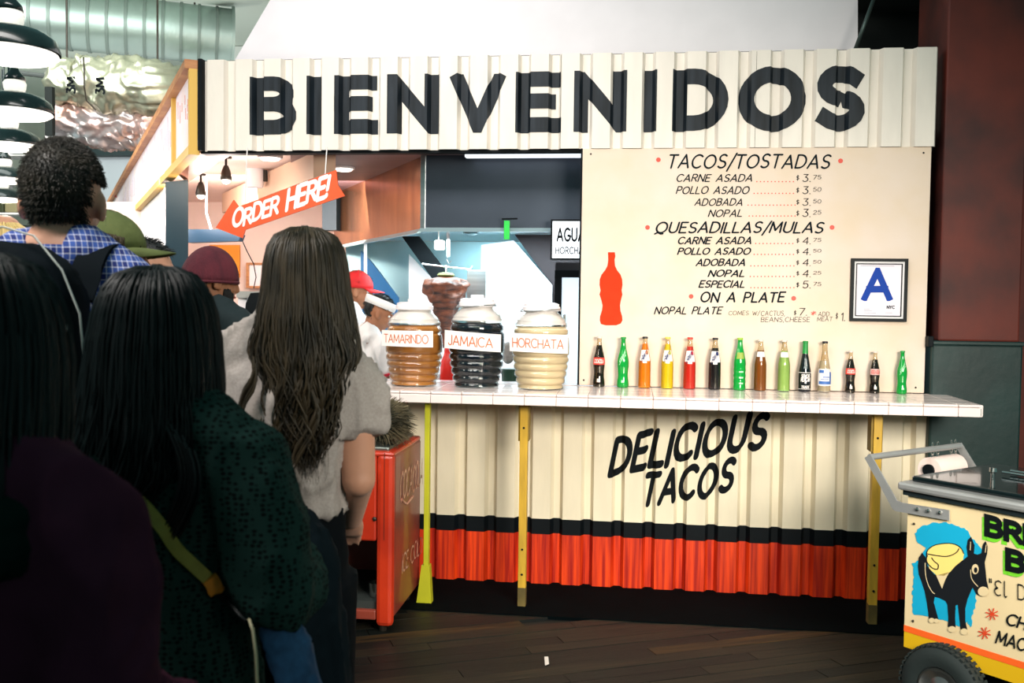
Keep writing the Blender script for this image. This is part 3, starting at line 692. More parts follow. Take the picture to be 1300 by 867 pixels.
# wall of the cooking bay and its slanted splash guards
struct('wall_cooking_bay', boxm((U(440, 300, 7.95).x, 7.93, 0), (.9, 7.98, hb+.05)), m_backsteel)
for nm, px_, Y, mm, lb in (('splash_guard', [(510, 300), (532, 300), (575, 356), (575, 500), (566, 500), (566, 378)], 7.2, m_black, 'narrow black slanted guard panel left of the meat spit'),
                       ('splash_guard', [(519, 323), (545, 350), (575, 384), (575, 500), (519, 500)], 7.5, m_white, 'white guard panel standing behind the tamarindo jar'),
                       ('splash_guard', [(458, 318), (472, 333), (506, 378), (506, 500), (458, 500)], 7.4, mat('blue lit guard', (40, 92, 136), .4, .3), 'deep blue slanted guard panel beside the cook in the red cap'),  # blue kitchen light put into this panel's colour
                       ('splash_guard', [(611, 311), (652, 305), (701, 362), (701, 500), (611, 500)], 7.3, m_white, 'big white guard panel with a slanted top behind the horchata jar')):
    bmp = pprism(px_, Y, .03)
    for v in bmp.verts:
        if v.co.z < 1.15: v.co.z = 0
    tag(obj(nm, bmp, mm), lb, 'panel', 'slanted guard panels in the kitchen')
tag(obj('partition', pprism([(652, 296), (739, 296), (739, 400), (701, 400), (701, 362)], 7.35, .04), mat('dark brown partition', (52, 40, 44), .6)), 'dark partition behind the lit drinks sign', 'panel')
hp = thing('support_pipe', 'thin white pipe hanging from the hood with a hook at its end', 'pipe', tuple(U(569, 330, 6.6)))
obj('pipe', tube(nb(), [U(569, 291, 6.6), U(569, 326, 6.6)], .011, 8), m_white, hp); obj('hook', tube(nb(), [U(569, 325, 6.6), U(567, 330, 6.6), U(570, 335, 6.6), U(573, 331, 6.6)], .004, 5), m_steel, hp)
tag(obj('support_pipe', tube(nb(), [U(464, 310, 7.0), U(464, 352, 7.0)], .012, 8), m_white), 'thin white pipe above the red cap', 'pipe')
hl = thing('heat_lamp', 'small boxy white work lamp under the hood', 'lamp', tuple(U(557, 312, 6.7)))
obj('shade', boxm(tuple(U(551, 317, 6.7)), tuple(U(563, 305, 6.7)+Vector((0, .06, 0))), .01), mat('warm lit lamp', (255, 240, 216), .5, emis=1.0), hl); obj('cord', tube(nb(), [U(557, 306, 6.73), U(557, 292, 6.73)], .004, 5), m_white, hl)
tag(obj('rail', tube(nb(), [U(536, 335, 6.65), U(560, 338, 6.65), U(597, 342, 6.65), U(600, 338, 6.65)], .006, 6), m_chrome), 'thin steel rail with a bent end above the meat spit', 'rail')
gt = thing('ticket_clip', 'bright green tag hanging by a black clip from the hood edge', 'tag', tuple(U(643, 290, 5.72)))
obj('tag', boxm(tuple(U(639.5, 304, 5.72)), tuple(U(647, 280, 5.72)+Vector((0, .008, 0))), .002), mat('green plastic', (52, 216, 84), .4), gt); obj('clip', tube(nb(), [U(637, 278, 5.72), U(657, 277.5, 5.72)], .005, 6), m_black, gt)
for i, (x, y) in enumerate(((597, 293), (607, 291))):
    tag(obj('hood_lamp', lathe(nb(), [(.02, 0), (.05, .01), (.05, .04)], 14, tuple(U(x, y+6, 6.6+i*.7))), mat('steel lamp housing', (150, 190, 200), .3, .8)), ('round steel lamp housing under the hood, the nearer one' if i == 0 else 'round steel lamp housing under the hood, the farther one'), 'lamp', 'hood lamps')

# meat spit
sp = thing('meat_spit', 'tall cone of dark roasted meat on a spit behind the jars', 'food', tuple(U(566, 460, 6.6)))
pc = U(566, 355, 6.6); sc = 6.6/FOC
bm = nb(); prof = [(3, -88), (9, -84), (10, -70), (13, -50), (17, -36), (20, -28), (25, -20), (28, -12), (27, -6), (24, 0), (12, 3), (2, 4)]
lathe(bm, [(r*sc, z*sc) for r, z in prof], 30, tuple(pc))
bmesh.ops.subdivide_edges(bm, edges=bm.edges[:], cuts=2, use_grid_fill=True)
for v in bm.verts:
    d = (v.co-pc); rad = Vector((d.x, d.y, 0)); q = noise.noise(Vector((v.co.x*15, v.co.y*15, v.co.z*24)))
    v.co += rad*(q*.26+.16*noise.noise(v.co*9))
obj('meat', bm, mat('roasted meat', (122, 66, 42), .5, col2=(34, 18, 14), vscale=9, bump=.5, bscale=30, stretch=(1, 1, 4)), sp, smooth=True)
obj('skewer', tube(nb(), [pc+Vector((0, 0, -.52)), pc+Vector((0, 0, .10))], .007, 8), m_chrome, sp)
obj('pineapple_cap', lathe(nb(), [(.05, .018), (.062, .03), (.05, .045), (.02, .05)], 16, tuple(pc)), mat('green brown top slice', (96, 96, 40), .6, var=.3, vscale=30), sp)
obj('burner_shield', boxm(tuple(U(592, 420, 6.95)), tuple(U(617, 343, 6.95)+Vector((0, .1, 0))), .004), m_steel, sp)
tray = obj('drip_tray', lathe(nb(), [(.2, 0), (.24, .03), (.24, .035)], 24, (pc.x, pc.y, 1.055)), m_steel, sp)
# work table behind the counter
wt = thing('work_table', 'white lit work table behind the jars', 'table', (-1.0, 6.4, 0))
obj('top', boxm((-1.42, 5.95, 1.00), (-.62, 7.1, 1.05), .01), m_white, wt)
for x in (-1.38, -.72):
    for y in (6.0, 7.0): obj('leg', boxm((x, y, 0), (x+.05, y+.05, 1.0)), m_steel, wt)
rb = thing('squeeze_bottle', 'red squeeze bottle standing between the amber and the dark jar', 'bottle', tuple(U(567, 478, 5.95)))
p = U(567, 470, 5.95)
obj('body', lathe(nb(), [(.05, 0), (.055, .02), (.052, .14), (.035, .18), (.03, .2)], 20, (p.x, 6.02, 1.052)), mat('red plastic', (226, 36, 26), .35), rb, smooth=True, angle=50)
obj('nozzle', lathe(nb(), [(.03, .2), (.028, .22), (.006, .28)], 14, (p.x, 6.02, 1.052)), MATS['red plastic'], rb)
gp = thing('green_tub', 'dark green tub between the dark jar and the cream jar', 'tub', (U(647, 470, 6).x, 6.05, 1.052))
obj('body', lathe(nb(), [(.05, 0), (.06, .1), (.062, .105)], 20, (U(647, 470, 6.05).x, 6.08, 1.052)), mat('dark green plastic', (14, 50, 34), .5), gp)
tag(obj('grey_bundle', ell(nb(), tuple(U(645, 448, 6.1)), (.045, .04, .07)), mat('grey cloth', (150, 146, 142), .9, var=.4, vscale=30)), 'small grey bundle above the dark green tub', 'cloth')
# lit drinks sign and glass door fridge
lb = thing('lit_sign', 'backlit white sign reading AGUAS beside the menu board', 'sign', tuple(U(718, 328, 5.75)))
a, b = U(700.5, 328, 5.68), U(775, 280.5, 5.68)
obj('light_box', boxm((a.x, 5.68, a.z), (b.x, 5.72, b.z)), mat('backlit white acrylic', (240, 248, 255), .5, emis=1.1), lb)
obj('casing', ring(nb(), a.x-.008, a.z-.008, b.x+.008, b.z+.008, .010, 5.672, 5.74), m_black, lb)
for s, x0, x1, yb, yt in (('AGUAS', 706.5, 750, 305.5, 290.5), ('HORCHATA', 705, 752, 322, 314)):
    q, W_ = text_bm(s, w=.2 if s == 'AGUAS' else .16, gap=.26); obj('lettering', lay(q, W_, U(x0, yb, 5.679), U(x1, yb, 5.679), (0, 0, (yb-yt)*5.75/FOC), Vector((0, -.001, 0))), m_boldblack, lb)
fr = thing('drinks_fridge', 'glass door drinks fridge half hidden behind the menu board', 'fridge', (U(735, 400, 6.2).x, 6.3, 0))
x0, x1 = U(703.5, 400, 6.2).x, U(800, 400, 6.2).x; zt_ = U(720, 333, 6.2).z
obj('cabinet', boxm((x0, 6.24, 0), (x1, 6.9, zt_)), mat('dark fridge shell', (52, 44, 50), .4), fr)
d = obj('door', ring(nb(), x0, .1, x1, zt_-.05, .045, 6.2, 6.24), m_black, fr)
obj('glass_pane', boxm((x0+.045, 6.21, .145), (x1-.045, 6.225, zt_-.095)), mat('lit fridge glass', (220, 238, 250), .1, emis=.9), d)
obj('handle', boxm((x0+.06, 6.17, .9), (x0+.075, 6.19, 1.5), .003), m_chrome, d)

# ------------------------------------------------------------------ market hall, far left
V3 = lambda *a: Vector(a)
m_duct = mat('galvanised duct', (164, 182, 176), .42, .8, var=.15, vscale=2, bump=.04, bscale=6)
dk = thing('air_duct', 'fat galvanised round air duct with ring seams across the hall ceiling', 'duct', tuple(U(150, 35, 10.5)))
p0, p1 = U(-60, 10, 9.6), U(297, 48, 10.8); rD = 36*10.8/FOC; N = 15
bxs, bys = frame_of(p1-p0)
for i in range(N):
    a, b = p0.lerp(p1, i/N), p0.lerp(p1, (i+1)/N); e = (b-a).normalized()*.004
    obj('duct_segment', tube(nb(), [a+e, b-e], rD, 40), m_duct, dk, smooth=True, angle=40)
    if i: obj('seam', tube(nb(), [a-e*4, a+e*4], rD+.012, 40), mat('dull duct seam', (120, 134, 128), .5, .5), dk, smooth=True, angle=40)
obj('end_flange', tube(nb(), [p1-(p1-p0).normalized()*.03, p1], rD+.03, 40), m_duct, dk, smooth=True, angle=40)
for f in (.2, .5, .85):
    q_ = p0.lerp(p1, f); obj('hanger_rod', tube(nb(), [q_+Vector((0, 0, rD)), V3(q_.x, q_.y, 5.0)], .01, 6), m_lampblk, dk)
# foil wrapped duct bend
m_foil = mat('crinkled foil', (196, 196, 172), .34, .7, var=.2, vscale=3, bump=.7, bscale=9)
m_foil2 = mat('crinkled foil with warm reflections', (210, 150, 128), .26, .7, col2=(226, 224, 228), vscale=2.5, bump=.8, bscale=8, stretch=(.6, 1, 1.6))  # reddish reflections painted into the lower foil's colour
fw = thing('wrapped_duct', 'bulging foil wrapped duct with 3M print below the round duct', 'duct', tuple(U(150, 188, 9.4)))
def crumple(bm, amp, seed):
    bmesh.ops.recalc_face_normals(bm, faces=bm.faces[:]); bm.normal_update()
    for v in bm.verts:
        p = v.co*3+Vector((seed, 0, 0)); v.co += v.normal*(abs(noise.noise(p))*amp*1.5-amp*.4+abs(noise.noise(p*3))*amp*.7+max(0, 1-abs(noise.noise(p*2.2+Vector((5, 5, 5))))*5)*amp*.45)
    return bm
def sausage(px, rad, Y, seg=90):
    pts = [U(x, y, Y+dy) for x, y, dy in px]; bm = nb()
    P = []; Rr = []
    for i in range(len(pts)-1):
        for t in range(20): P.append(pts[i].lerp(pts[i+1], t/20)); Rr.append(rad[i]+(rad[i+1]-rad[i])*t/20)
    P.append(pts[-1]); Rr.append(rad[-1]); return tube(bm, P, Rr, seg)
s9 = 9.4/FOC
foil_a = obj('foil_wrap', crumple(sausage([(66, 105, 0), (74, 104, 0), (104, 104, 0)], [10*s9, 28*s9, 31*s9], 9.4), .05, 1), m_foil, fw, smooth=True)
foil_b = obj('foil_wrap', crumple(sausage([(105, 105, 0), (114, 106, 0), (150, 108, 0), (205, 114, 0), (262, 122, 1)], [30*s9, 35*s9, 34*s9, 32*s9, 30*s9], 9.4), .07, 2), m_foil, fw, smooth=True)
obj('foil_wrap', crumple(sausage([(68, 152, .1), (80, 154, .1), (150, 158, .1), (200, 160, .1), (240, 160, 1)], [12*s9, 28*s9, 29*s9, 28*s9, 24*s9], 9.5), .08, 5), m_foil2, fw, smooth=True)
obj('strap', tube(nb(), [U(106, 73, 9.15), U(107, 90, 9.05), U(107, 110, 9.05), U(110, 128, 9.1), U(122, 140, 9.15)], .008, 6), m_lampblk, fw)
for x_ in (85, 200):
    q_ = U(x_, 80, 9.45); obj('hanger_rod', tube(nb(), [q_, Vector((q_.x, q_.y, 5.0))], .01, 6), m_lampblk, fw)
def side_text(s, xc, y0, y1, h, Y):
    q, W_ = text_bm(s, w=.24, gap=.2, cap=False)
    p0, p1 = U(xc+h/2, y1, Y), U(xc+h/2, y0, Y)
    ux = (p1-p0)/W_; up = U(xc-h/2, y1, Y)-p0
    for v in q.verts: v.co = p0+ux*v.co.x+up*v.co.y
    return q
from mathutils.bvhtree import BVHTree
def on_foil(foil, xc, y0, y1, h):
    q = side_text('3M', xc, y0, y1, h, 8.8); bmesh.ops.subdivide_edges(q, edges=q.edges[:], cuts=1)
    bvs = [BVHTree.FromPolygons([fw.location+v.co for v in fo.data.vertices], [p.vertices for p in fo.data.polygons]) for fo in (foil_a, foil_b)]
    ys = []
    for v in q.verts:
        d = (v.co-O0).normalized()
        for bvh in bvs:
            hit = bvh.ray_cast(O0, d)
            if hit[0] is not None: ys.append(hit[0].y)
    y_ = min(ys)-.005 if ys else 9.0
    for v in q.verts:
        d = v.co-O0; v.co = O0+d*((y_-v.co.x*0)/d.y)
    obj('lettering', q, m_boldblack, foil)
on_foil(foil_a, 90, 97, 120, 10.5); on_foil(foil_b, 127, 98, 121, 10.5)

# pendant lamps in a row
m_enam = mat('dark green enamel', (18, 34, 34), .25, coat=.4)
m_shadein = mat('white enamel inside', (255, 250, 240), .4, emis=1.2)
lb_ = ['nearest of the row of dark enamel pendant lamps, at the top', 'second of the row of dark enamel pendant lamps', 'third of the row of dark pendant lamps, above the dark haired man',
       'fourth of the row of dark pendant lamps, left of the dark haired man', 'farthest of the row of dark pendant lamps, low on the left']
for i, (x, y, Y) in enumerate(((12, 66, 4.0), (19, 142, 5.25), (12, 184, 6.3), (6, 227, 8.3), (4, 252, 9.8))):
    p = U(x, y, Y); t = thing('pendant_lamp', lb_[i], 'lamp', tuple(p), 0, 'dark enamel pendant lamps')
    obj('shade', lathe(nb(), [(.205, 0), (.205, .012), (.19, .055), (.15, .085), (.085, .105), (.05, .112), (.05, .105), (.085, .097), (.145, .078), (.18, .05), (.196, .012), (.196, 0)], 36, caps=False), m_enam, t, local=True, smooth=True, angle=60)
    obj('reflector', lathe(nb(), [(.195, -.002), (.2, -.012), (.17, -.03), (.05, -.042), (.01, -.044)], 36, caps=False), m_shadein, t, local=True, smooth=True)
    obj('neck', lathe(nb(), [(.05, .108), (.058, .13), (.062, .16), (.05, .178)], 20), mat('frosted lit glass neck', (232, 232, 220), .4, emis=.7), t, local=True, smooth=True, angle=50)
    obj('cap', lathe(nb(), [(.058, .175), (.052, .2), (.03, .225), (.018, .25), (.012, .26)], 20), m_enam, t, local=True, smooth=True)
    obj('rod', lathe(nb(), [(.008, .25), (.008, 1.36)], 8), m_enam, t, local=True)
    l = bpy.data.lights.new('pendant_bulb', 'POINT'); l.energy = 22; l.color = (1, .96, .86); l.shadow_soft_size = .08
    lo = bpy.data.objects.new('pendant_bulb', l); C.objects.link(lo); lo.location = p+Vector((0, 0, -.1))
# beams and shop fronts of the hall
tag(obj('ceiling_beam', prism(nb(), [U(180, -6, 9.0), U(300, 10, 11.2), U(330, 6, 11.2), U(345, -12, 9.0)], (0, 0, .1)), mat('white beam paint', (226, 236, 228), .6)), 'white painted beam at the top above the duct end', 'beam')
tag(obj('hall_column', boxm((U(270, 60, 13).x, 13, 0), (U(312, 60, 13).x, 13.4, 4.99)), mat('pale column paint', (228, 232, 228), .6)), 'pale square column behind the end of the round duct', 'column')
p_ = U(120, 300, 15.4); q_ = U(215, 199, 15.4)
fb_ = thing('shop_booth', 'pale grey shop booth with a dark top beam far behind the green cap', 'booth', (p_.x, 15.4, 0))
obj('top_beam', boxm((p_.x-.1, 15.2, q_.z), (q_.x, 15.5, q_.z+.16)), mat('dark fascia', (30, 52, 54), .6), fb_)
obj('wall_panel', boxm((p_.x, 15.4, 0), (q_.x, 15.5, q_.z)), mat('pale shop panel', (206, 216, 224), .6, var=.1, vscale=.8), fb_)
sh = thing('shop_shelf', 'shelves with small dark goods far behind the pendant lamps', 'shelf', tuple(U(20, 300, 14)))
for y in (196, 232, 270, 300): obj('board', boxm(tuple(U(-60, y+2, 14)), tuple(U(62, y, 14)+Vector((0, .4, 0)))), m_white, sh)
for x in (-40, 10, 58): obj('upright', boxm((U(x, 320, 14.3).x, 14.3, 0), (U(x+3, 150, 14.3).x, 14.35, 4.99)), m_white, sh)
rg_ = random.Random(9)
for y, tier in ((232, 'upper'), (270, 'middle'), (300, 'lower')):
    x = -30
    for nm_, cc in (('brown', (84, 60, 40)), ('olive', (60, 66, 40)), ('tan', (150, 140, 104)), ('dark green', (30, 40, 34))):
        wd = rg_.uniform(13, 18); h = rg_.uniform(12, 24)
        tag(obj('shelf_box', boxm(tuple(U(x, y-.5, 14.05)), tuple(U(x+wd, y-h, 14.05)+Vector((0, .12, 0))), .02), mat('goods '+nm_, cc, .6)),
            'small %s box on the %s far shelf behind the pendant lamps' % (nm_, tier), 'box', 'boxes on the far shelves')
        x += wd+rg_.uniform(1, 5)
tag(obj('ceiling_pipe', tube(nb(), [U(20, 92, 12), U(70, 98, 12)], .03, 8), m_dark), 'thin dark pipe under the hall ceiling beside the second lamp', 'pipe')
tag(obj('hanging_bracket', boxm(tuple(U(57, 172, 9.0)), tuple(U(66, 110, 9.0)+Vector((0, .05, 0)))), m_dark), 'dark bracket at the left end of the foil wrapped duct', 'bracket')
# ================================================================== drink jars
m_glass = thin_glass('clear glass')
m_jarwhite = mat('white jar plastic and glare', (252, 244, 246), .25)
def jar(x, yb, wpx, hpx, Y, label, liquid, word, card, cardc):
    p = U(x, yb, Y); p.z = CZ; s = Y/FOC; r = wpx/2*s; H = hpx*s
    t = thing('drink_jar', label, 'jar', tuple(p), 0, 'big drink jars on the counter')
    ribs = 7
    def rad(z):   # z in 0..1 of height
        if z < .74:
            base = r*(.80+.20*math.sin(min(1, z/.42)*PI/2)) if z < .42 else r*(1-.10*((z-.42)/.32)**2)
            return base
        if z < .86: return r*(.90-.34*((z-.74)/.12)**1.4)
        return r*.57
    prof = []
    n = 90
    for i in range(n+1):
        z = i/n*.90; q = rad(z)
        if z < .40 or (.56 < z < .76): q -= r*.035*(.5-.5*math.cos((z % (.40/5))/(.40/5)*2*PI))**3*1.6 if True else 0
        prof.append((q, z*H))
    prof = [(r*.5, 0)]+[(a, b+.003) for a, b in prof]
    inner = [(a-.003, b) for a, b in prof[1:]]
    fill = .70
    liq = [(a, b) for a, b in inner if b < fill*H]
    obj('jar_body', lathe(nb(), [(.002, .001)]+prof[:1]+prof[1:]+[(r*.5, .90*H)], 40, caps=False), m_glass, t, local=True, smooth=True)
    obj('drink', lathe(nb(), [(.002, .006)]+[(a, b+.004) for a, b in liq]+[(.002, liq[-1][1]+.004)], 40), liquid, t, local=True, smooth=True, angle=60)
    obj('upper_shell', lathe(nb(), [(a-.002, b) for a, b in inner if b > (fill+.02)*H]+[(.002, .90*H)], 40, caps=False), m_jarwhite, t, local=True, smooth=True)  # white shell puts the glare on the clear jar top into colour
    obj('neck_ring', lathe(nb(), [(r*.60, .875*H), (r*.66, .885*H), (r*.66, .925*H), (r*.60, .935*H), (r*.4, .935*H)], 36, caps=False), m_jarwhite, t, local=True, smooth=True, angle=50)
    ld = obj('lid', lathe(nb(), [(r*.62, .93*H), (r*.62, .955*H), (r*.5, .97*H), (r*.24, .972*H), (r*.24, 1.0*H), (r*.20, 1.01*H), (.002, 1.012*H)], 32), m_jarwhite, t, local=True, smooth=True, angle=40)
    if word != 'TAMARINDO':
        pts = [(-r*.66, -r*.1, .895*H), (-r*.7, -r*.3, .87*H), (-r*.4, -r*.66, .875*H), (0, -r*.72, .885*H), (r*.4, -r*.66, .895*H), (r*.7, -r*.3, .90*H), (r*.68, -r*.1, .88*H)]
        obj('wire_bail', tube(nb(), pts, .0035, 6), m_steel, t, local=True, smooth=True)
    # card hung on the front
    (x0, y0), (x1, y1), (x2, y2), (x3, y3) = card     # tl, tr, br, bl
    Yc = p.y-r-.012
    P = [U(x0, y0, Yc), U(x1, y1, Yc), U(x2, y2, Yc), U(x3, y3, Yc)]
    bm = nb(); NN = 12; A = []
    def bend(u): return .035*(2*u-1)**2
    for k in range(2):
        A.append([[bm.verts.new((P[0].lerp(P[1], i/NN) if j == 0 else P[3].lerp(P[2], i/NN))+Vector((0, bend(i/NN)+k*.002, 0))) for i in range(NN+1)] for j in range(2)])
    for i in range(NN):
        bm.faces.new((A[0][1][i], A[0][1][i+1], A[0][0][i+1], A[0][0][i])); bm.faces.new((A[1][1][i+1], A[1][1][i], A[1][0][i], A[1][0][i+1]))
        for j in range(2): bm.faces.new((A[0][j][i], A[0][j][i+1], A[1][j][i+1], A[1][j][i]))
    for i in (0, NN): bm.faces.new((A[0][0][i], A[0][1][i], A[1][1][i], A[1][0][i]))
    bmesh.ops.recalc_face_normals(bm, faces=bm.faces[:])
    cd_ = obj('name_card', bm, mat('white card', (246, 236, 232), .6), t, smooth=False)
    q, W_ = text_bm(word, w=.11, gap=.16, rnd=random.Random(1), jitter=.03)
    for _ in range(1): bmesh.ops.subdivide_edges(q, edges=q.edges[:], cuts=1)
    (u0, u1), (v0, v1) = cardc
    ux = P[3].lerp(P[2], u0); 
    for v in q.verts:
        a = v.co.x/W_; b = v.co.y; u = u0+(u1-u0)*a; w_ = v0+(v1-v0)*b
        pt = P[3].lerp(P[2], u).lerp(P[0].lerp(P[1], u), w_); v.co = pt+Vector((0, bend(u)-.0016, 0))
    obj('lettering', q, mat('orange marker', (206, 104, 48), .6), cd_)
    return t
jar(525.5, 482.5, 74, 111, 5.2, 'big ribbed jar of amber drink with a TAMARINDO card', mat('amber drink', (196, 130, 56), .25, col2=(152, 96, 50), vscale=4, stretch=(1, 1, 2), coat=.5), 'TAMARINDO', ((482.5, 419), (548, 420.5), (548, 441.5), (482.5, 439)), ((.05, .92), (.24, .74)))
jar(605, 482.5, 72, 117, 5.2, 'big ribbed jar of nearly black drink with a JAMAICA card', mat('hibiscus drink', (16, 26, 38), .12, coat=.6), 'JAMAICA', ((563, 419), (635, 425), (634.5, 447.5), (562.5, 442)), ((.07, .87), (.22, .74)))
jar(686, 486.5, 73, 113, 5.16, 'big ribbed jar of cream coloured drink with a HORCHATA card', mat('rice milk drink', (234, 212, 176), .3, var=.08, vscale=8, coat=.3), 'HORCHATA', ((645.5, 422.5), (720.8, 425.5), (720.3, 449.5), (646, 446)), ((.05, .93), (.25, .72)))

# ================================================================== soda bottles
CONT = [(.100, 0), (.118, .012), (.120, .06), (.116, .12), (.104, .20), (.100, .27), (.106, .34), (.114, .42), (.116, .50), (.110, .56), (.092, .64), (.070, .73), (.052, .82), (.045, .88), (.045, .955)]
STRT = [(.100, 0), (.118, .012), (.118, .10), (.116, .50), (.112, .54), (.100, .60), (.082, .70), (.062, .80), (.047, .88), (.044, .955)]
SWRL = [(.100, 0), (.120, .012), (.118, .08), (.108, .11), (.120, .17), (.109, .215), (.121, .28), (.110, .325), (.120, .39), (.112, .43), (.118, .50), (.110, .58), (.090, .68), (.062, .80), (.048, .89), (.046, .955)]
SLIM = [(.100, 0), (.122, .012), (.122, .34), (.116, .42), (.094, .54), (.070, .68), (.055, .76), (.050, .84), (.048, .955)]
def rad_at(prof, z):
    for (a, b), (c, d) in zip(prof, prof[1:]):
        if b <= z <= d: return a+(c-a)*(z-b)/max(1e-6, d-b)
    return prof[-1][0]
def rprof(prof, z0, z1, inset=0, n=30): return [(max(.001, rad_at(prof, z0+(z1-z0)*i/n)-inset), z0+(z1-z0)*i/n) for i in range(n+1)]
m_clear = thin_glass('clear bottle glass', (240, 232, 214), .2)
m_clab = mat('white bottle print', (246, 238, 232), .5)
def patch(prof, z0, z1, a0, a1, off=.001, n=10, m=4, fn_=None):
    """curved label patch on the front of a bottle, angles in degrees about the front"""
    bm = nb(); g = []
    for j in range(m+1):
        z = z0+(z1-z0)*j/m; row = []
        for i in range(n+1):
            a = R(-90+a0+(a1-a0)*i/n); r = rad_at(prof, z)+off; row.append(bm.verts.new((r*math.cos(a), r*math.sin(a), z)))
        g.append(row)
    for j in range(m):
        for i in range(n): bm.faces.new((g[j][i], g[j][i+1], g[j+1][i+1], g[j+1][i]))
    return bm
def wraptext(prof, s, zc, h, wdeg, tilt=0, w=.2, off=.003, slant=.2):
    q, W_ = text_bm(s, w=w, gap=.2, slant=slant)
    for v in q.verts:
        a = (v.co.x/W_-.5)*wdeg; z = zc+(v.co.y-.5)*h+tilt*(v.co.x/W_-.5)*h; an = R(-90+a); r = rad_at(prof, z)+off
        v.co = Vector((r*math.cos(an), r*math.sin(an), z))
    return q
GRP = 'soda bottles lined up along the counter under the menu'
def bottle(x, yb, h, prof, drink, glass, cap, label, fill=.80, print_=None):
    p = U(x, yb, WY-.06); p.z = CZ; H = h*(WY-.06)/FOC
    t = thing('soda_bottle', label, 'bottle', tuple(p), 0, GRP)
    def put(nm, bm, m, par=t, **k):
        bmesh.ops.scale(bm, vec=(H, H, H), verts=bm.verts[:]); return obj(nm, bm, m, par, local=True, **k)
    put('glass_body', lathe(nb(), [(.002, 0)]+rprof(prof, 0, .955)+[(.05, .957), (.05, .965)], 24, caps=False), glass, smooth=True)
    if drink: put('drink', lathe(nb(), [(.002, .012)]+rprof(prof, .014, fill, .003)+[(.002, fill)], 24), drink, smooth=True, angle=60)
    put('cap', lathe(nb(), [(.054, .957), (.056, .975), (.050, .995), (.002, 1.0)], 20), cap, smooth=True, angle=50)
    for kind in (print_ or []):
        nm, bm, m = kind; put(nm, bm, m, smooth=True)
    return t
m_cola = mat('cola', (26, 14, 12), .12, coat=.5)
m_grn = mat('green soda glass', (14, 150, 56), .10, coat=.5)
m_grnd = mat('green soda', (16, 140, 54), .3)
m_rlab = mat('red bottle label', (226, 66, 52), .5); m_wcap = mat('pale cap', (222, 206, 196), .4); m_bcap = mat('black cap', (34, 34, 40), .4); m_rcap = mat('red cap', (222, 56, 44), .4); m_navy = mat('navy bottle print', (34, 44, 96), .5)
def coke_print(prof, diet=False):
    a = m_rlab if not diet else mat('silver red label', (214, 170, 164), .5)
    return [('label', patch(prof, .44, .58, -75, 75, .003, 12), a), ('lettering', wraptext(prof, 'COCACOLA', .51, .07, 100, 0, .2, .006), m_clab if not diet else m_rcap),
            ('emblem', patch(prof, .10, .17, -16, 16, .003, 6), m_wcap)]
def sprite_print(prof): return [('lettering', wraptext(prof, 'SPRITE', .60, .10, 80, 2.2, .22, .004), mat('pale green print and gleam', (176, 236, 186), .5)), ('emblem', patch(prof, .10, .15, -14, 14, .003, 6), MATS['pale green print and gleam'])]
def fanta_print(prof, band):
    return [('label', patch(prof, .53, .74, -58, 58, .003, 12), m_clab), ('lettering', wraptext(prof, 'FANTA', .635, .10, 70, 1.6, .26, .007), m_navy), ('label_tip', patch(prof, .49, .53, -20, 20, .003, 6), m_clab),
            ('fruit_mark', patch(prof, .66, .73, 8, 44, .006, 6), band)]
m_or = mat('orange soda', (250, 146, 20), .3); m_ye = mat('yellow soda', (238, 218, 30), .3); m_rd = mat('red soda', (216, 44, 34), .3); m_gr = mat('grape soda', (28, 24, 34), .2)
m_br = mat('brown soda', (142, 84, 28), .25); m_pg = mat('pale green soda', (164, 212, 128), .3)
bottle(760, 490.5, 64.5, CONT, m_cola, m_clear, m_wcap, 'tall cola bottle with a red label, leftmost of the row', .82, coke_print(CONT))
bottle(790.4, 491.5, 64, CONT, m_grnd, m_grn, mat('green cap', (30, 150, 66), .4), 'tall plain green soda bottle, second from the left end of the row', .9, sprite_print(CONT))
bottle(817.8, 493, 65, STRT, m_or, m_clear, m_bcap, 'bright orange soda bottle with a white label', .86, fanta_print(STRT, m_or))
bottle(846.6, 493.7, 65, STRT, m_ye, m_clear, mat('yellow cap', (226, 206, 90), .4), 'bright yellow soda bottle with a white label', .86, fanta_print(STRT, m_ye))
bottle(874.9, 494, 65, STRT, m_rd, m_clear, m_rcap, 'red soda bottle with a white label and a red cap', .82, fanta_print(STRT, m_rd))
bottle(906.7, 495, 65, STRT, m_gr, m_clear, m_bcap, 'nearly black soda bottle with a white shoulder label', .80, fanta_print(STRT, m_navy))
bottle(938.3, 496, 65.5, SWRL, m_grnd, m_grn, mat('yellow green cap', (150, 190, 60), .4), 'green soda bottle with a swirled ribbed body', .9,
       [('label', patch(SWRL, .60, .72, -40, 40, .003, 8), mat('gold green print', (150, 170, 70), .5))]+[('rib_gleam', patch(SWRL, z, z+.03, -10, 30, .003, 6), MATS['pale green print and gleam']) for z in (.12, .23, .34)])  # rib gleams are highlights laid on as pale patches
bottle(964.5, 497, 64, STRT, m_br, m_clear, m_wcap, 'brown soda bottle with a small white neck label', .78, [('label', patch(STRT, .66, .76, -60, 60, .003, 10), m_clab), ('label_tip', patch(STRT, .58, .66, -12, 12, .003, 4), m_clab)])
bottle(994.5, 498, 64, STRT, m_pg, m_clear, m_wcap, 'pale green soda bottle with a small white neck label', .78, [('label', patch(STRT, .66, .76, -60, 60, .003, 10), m_clab)])
m_dkg = mat('dark bottle glass', (14, 22, 24), .12, coat=.5)
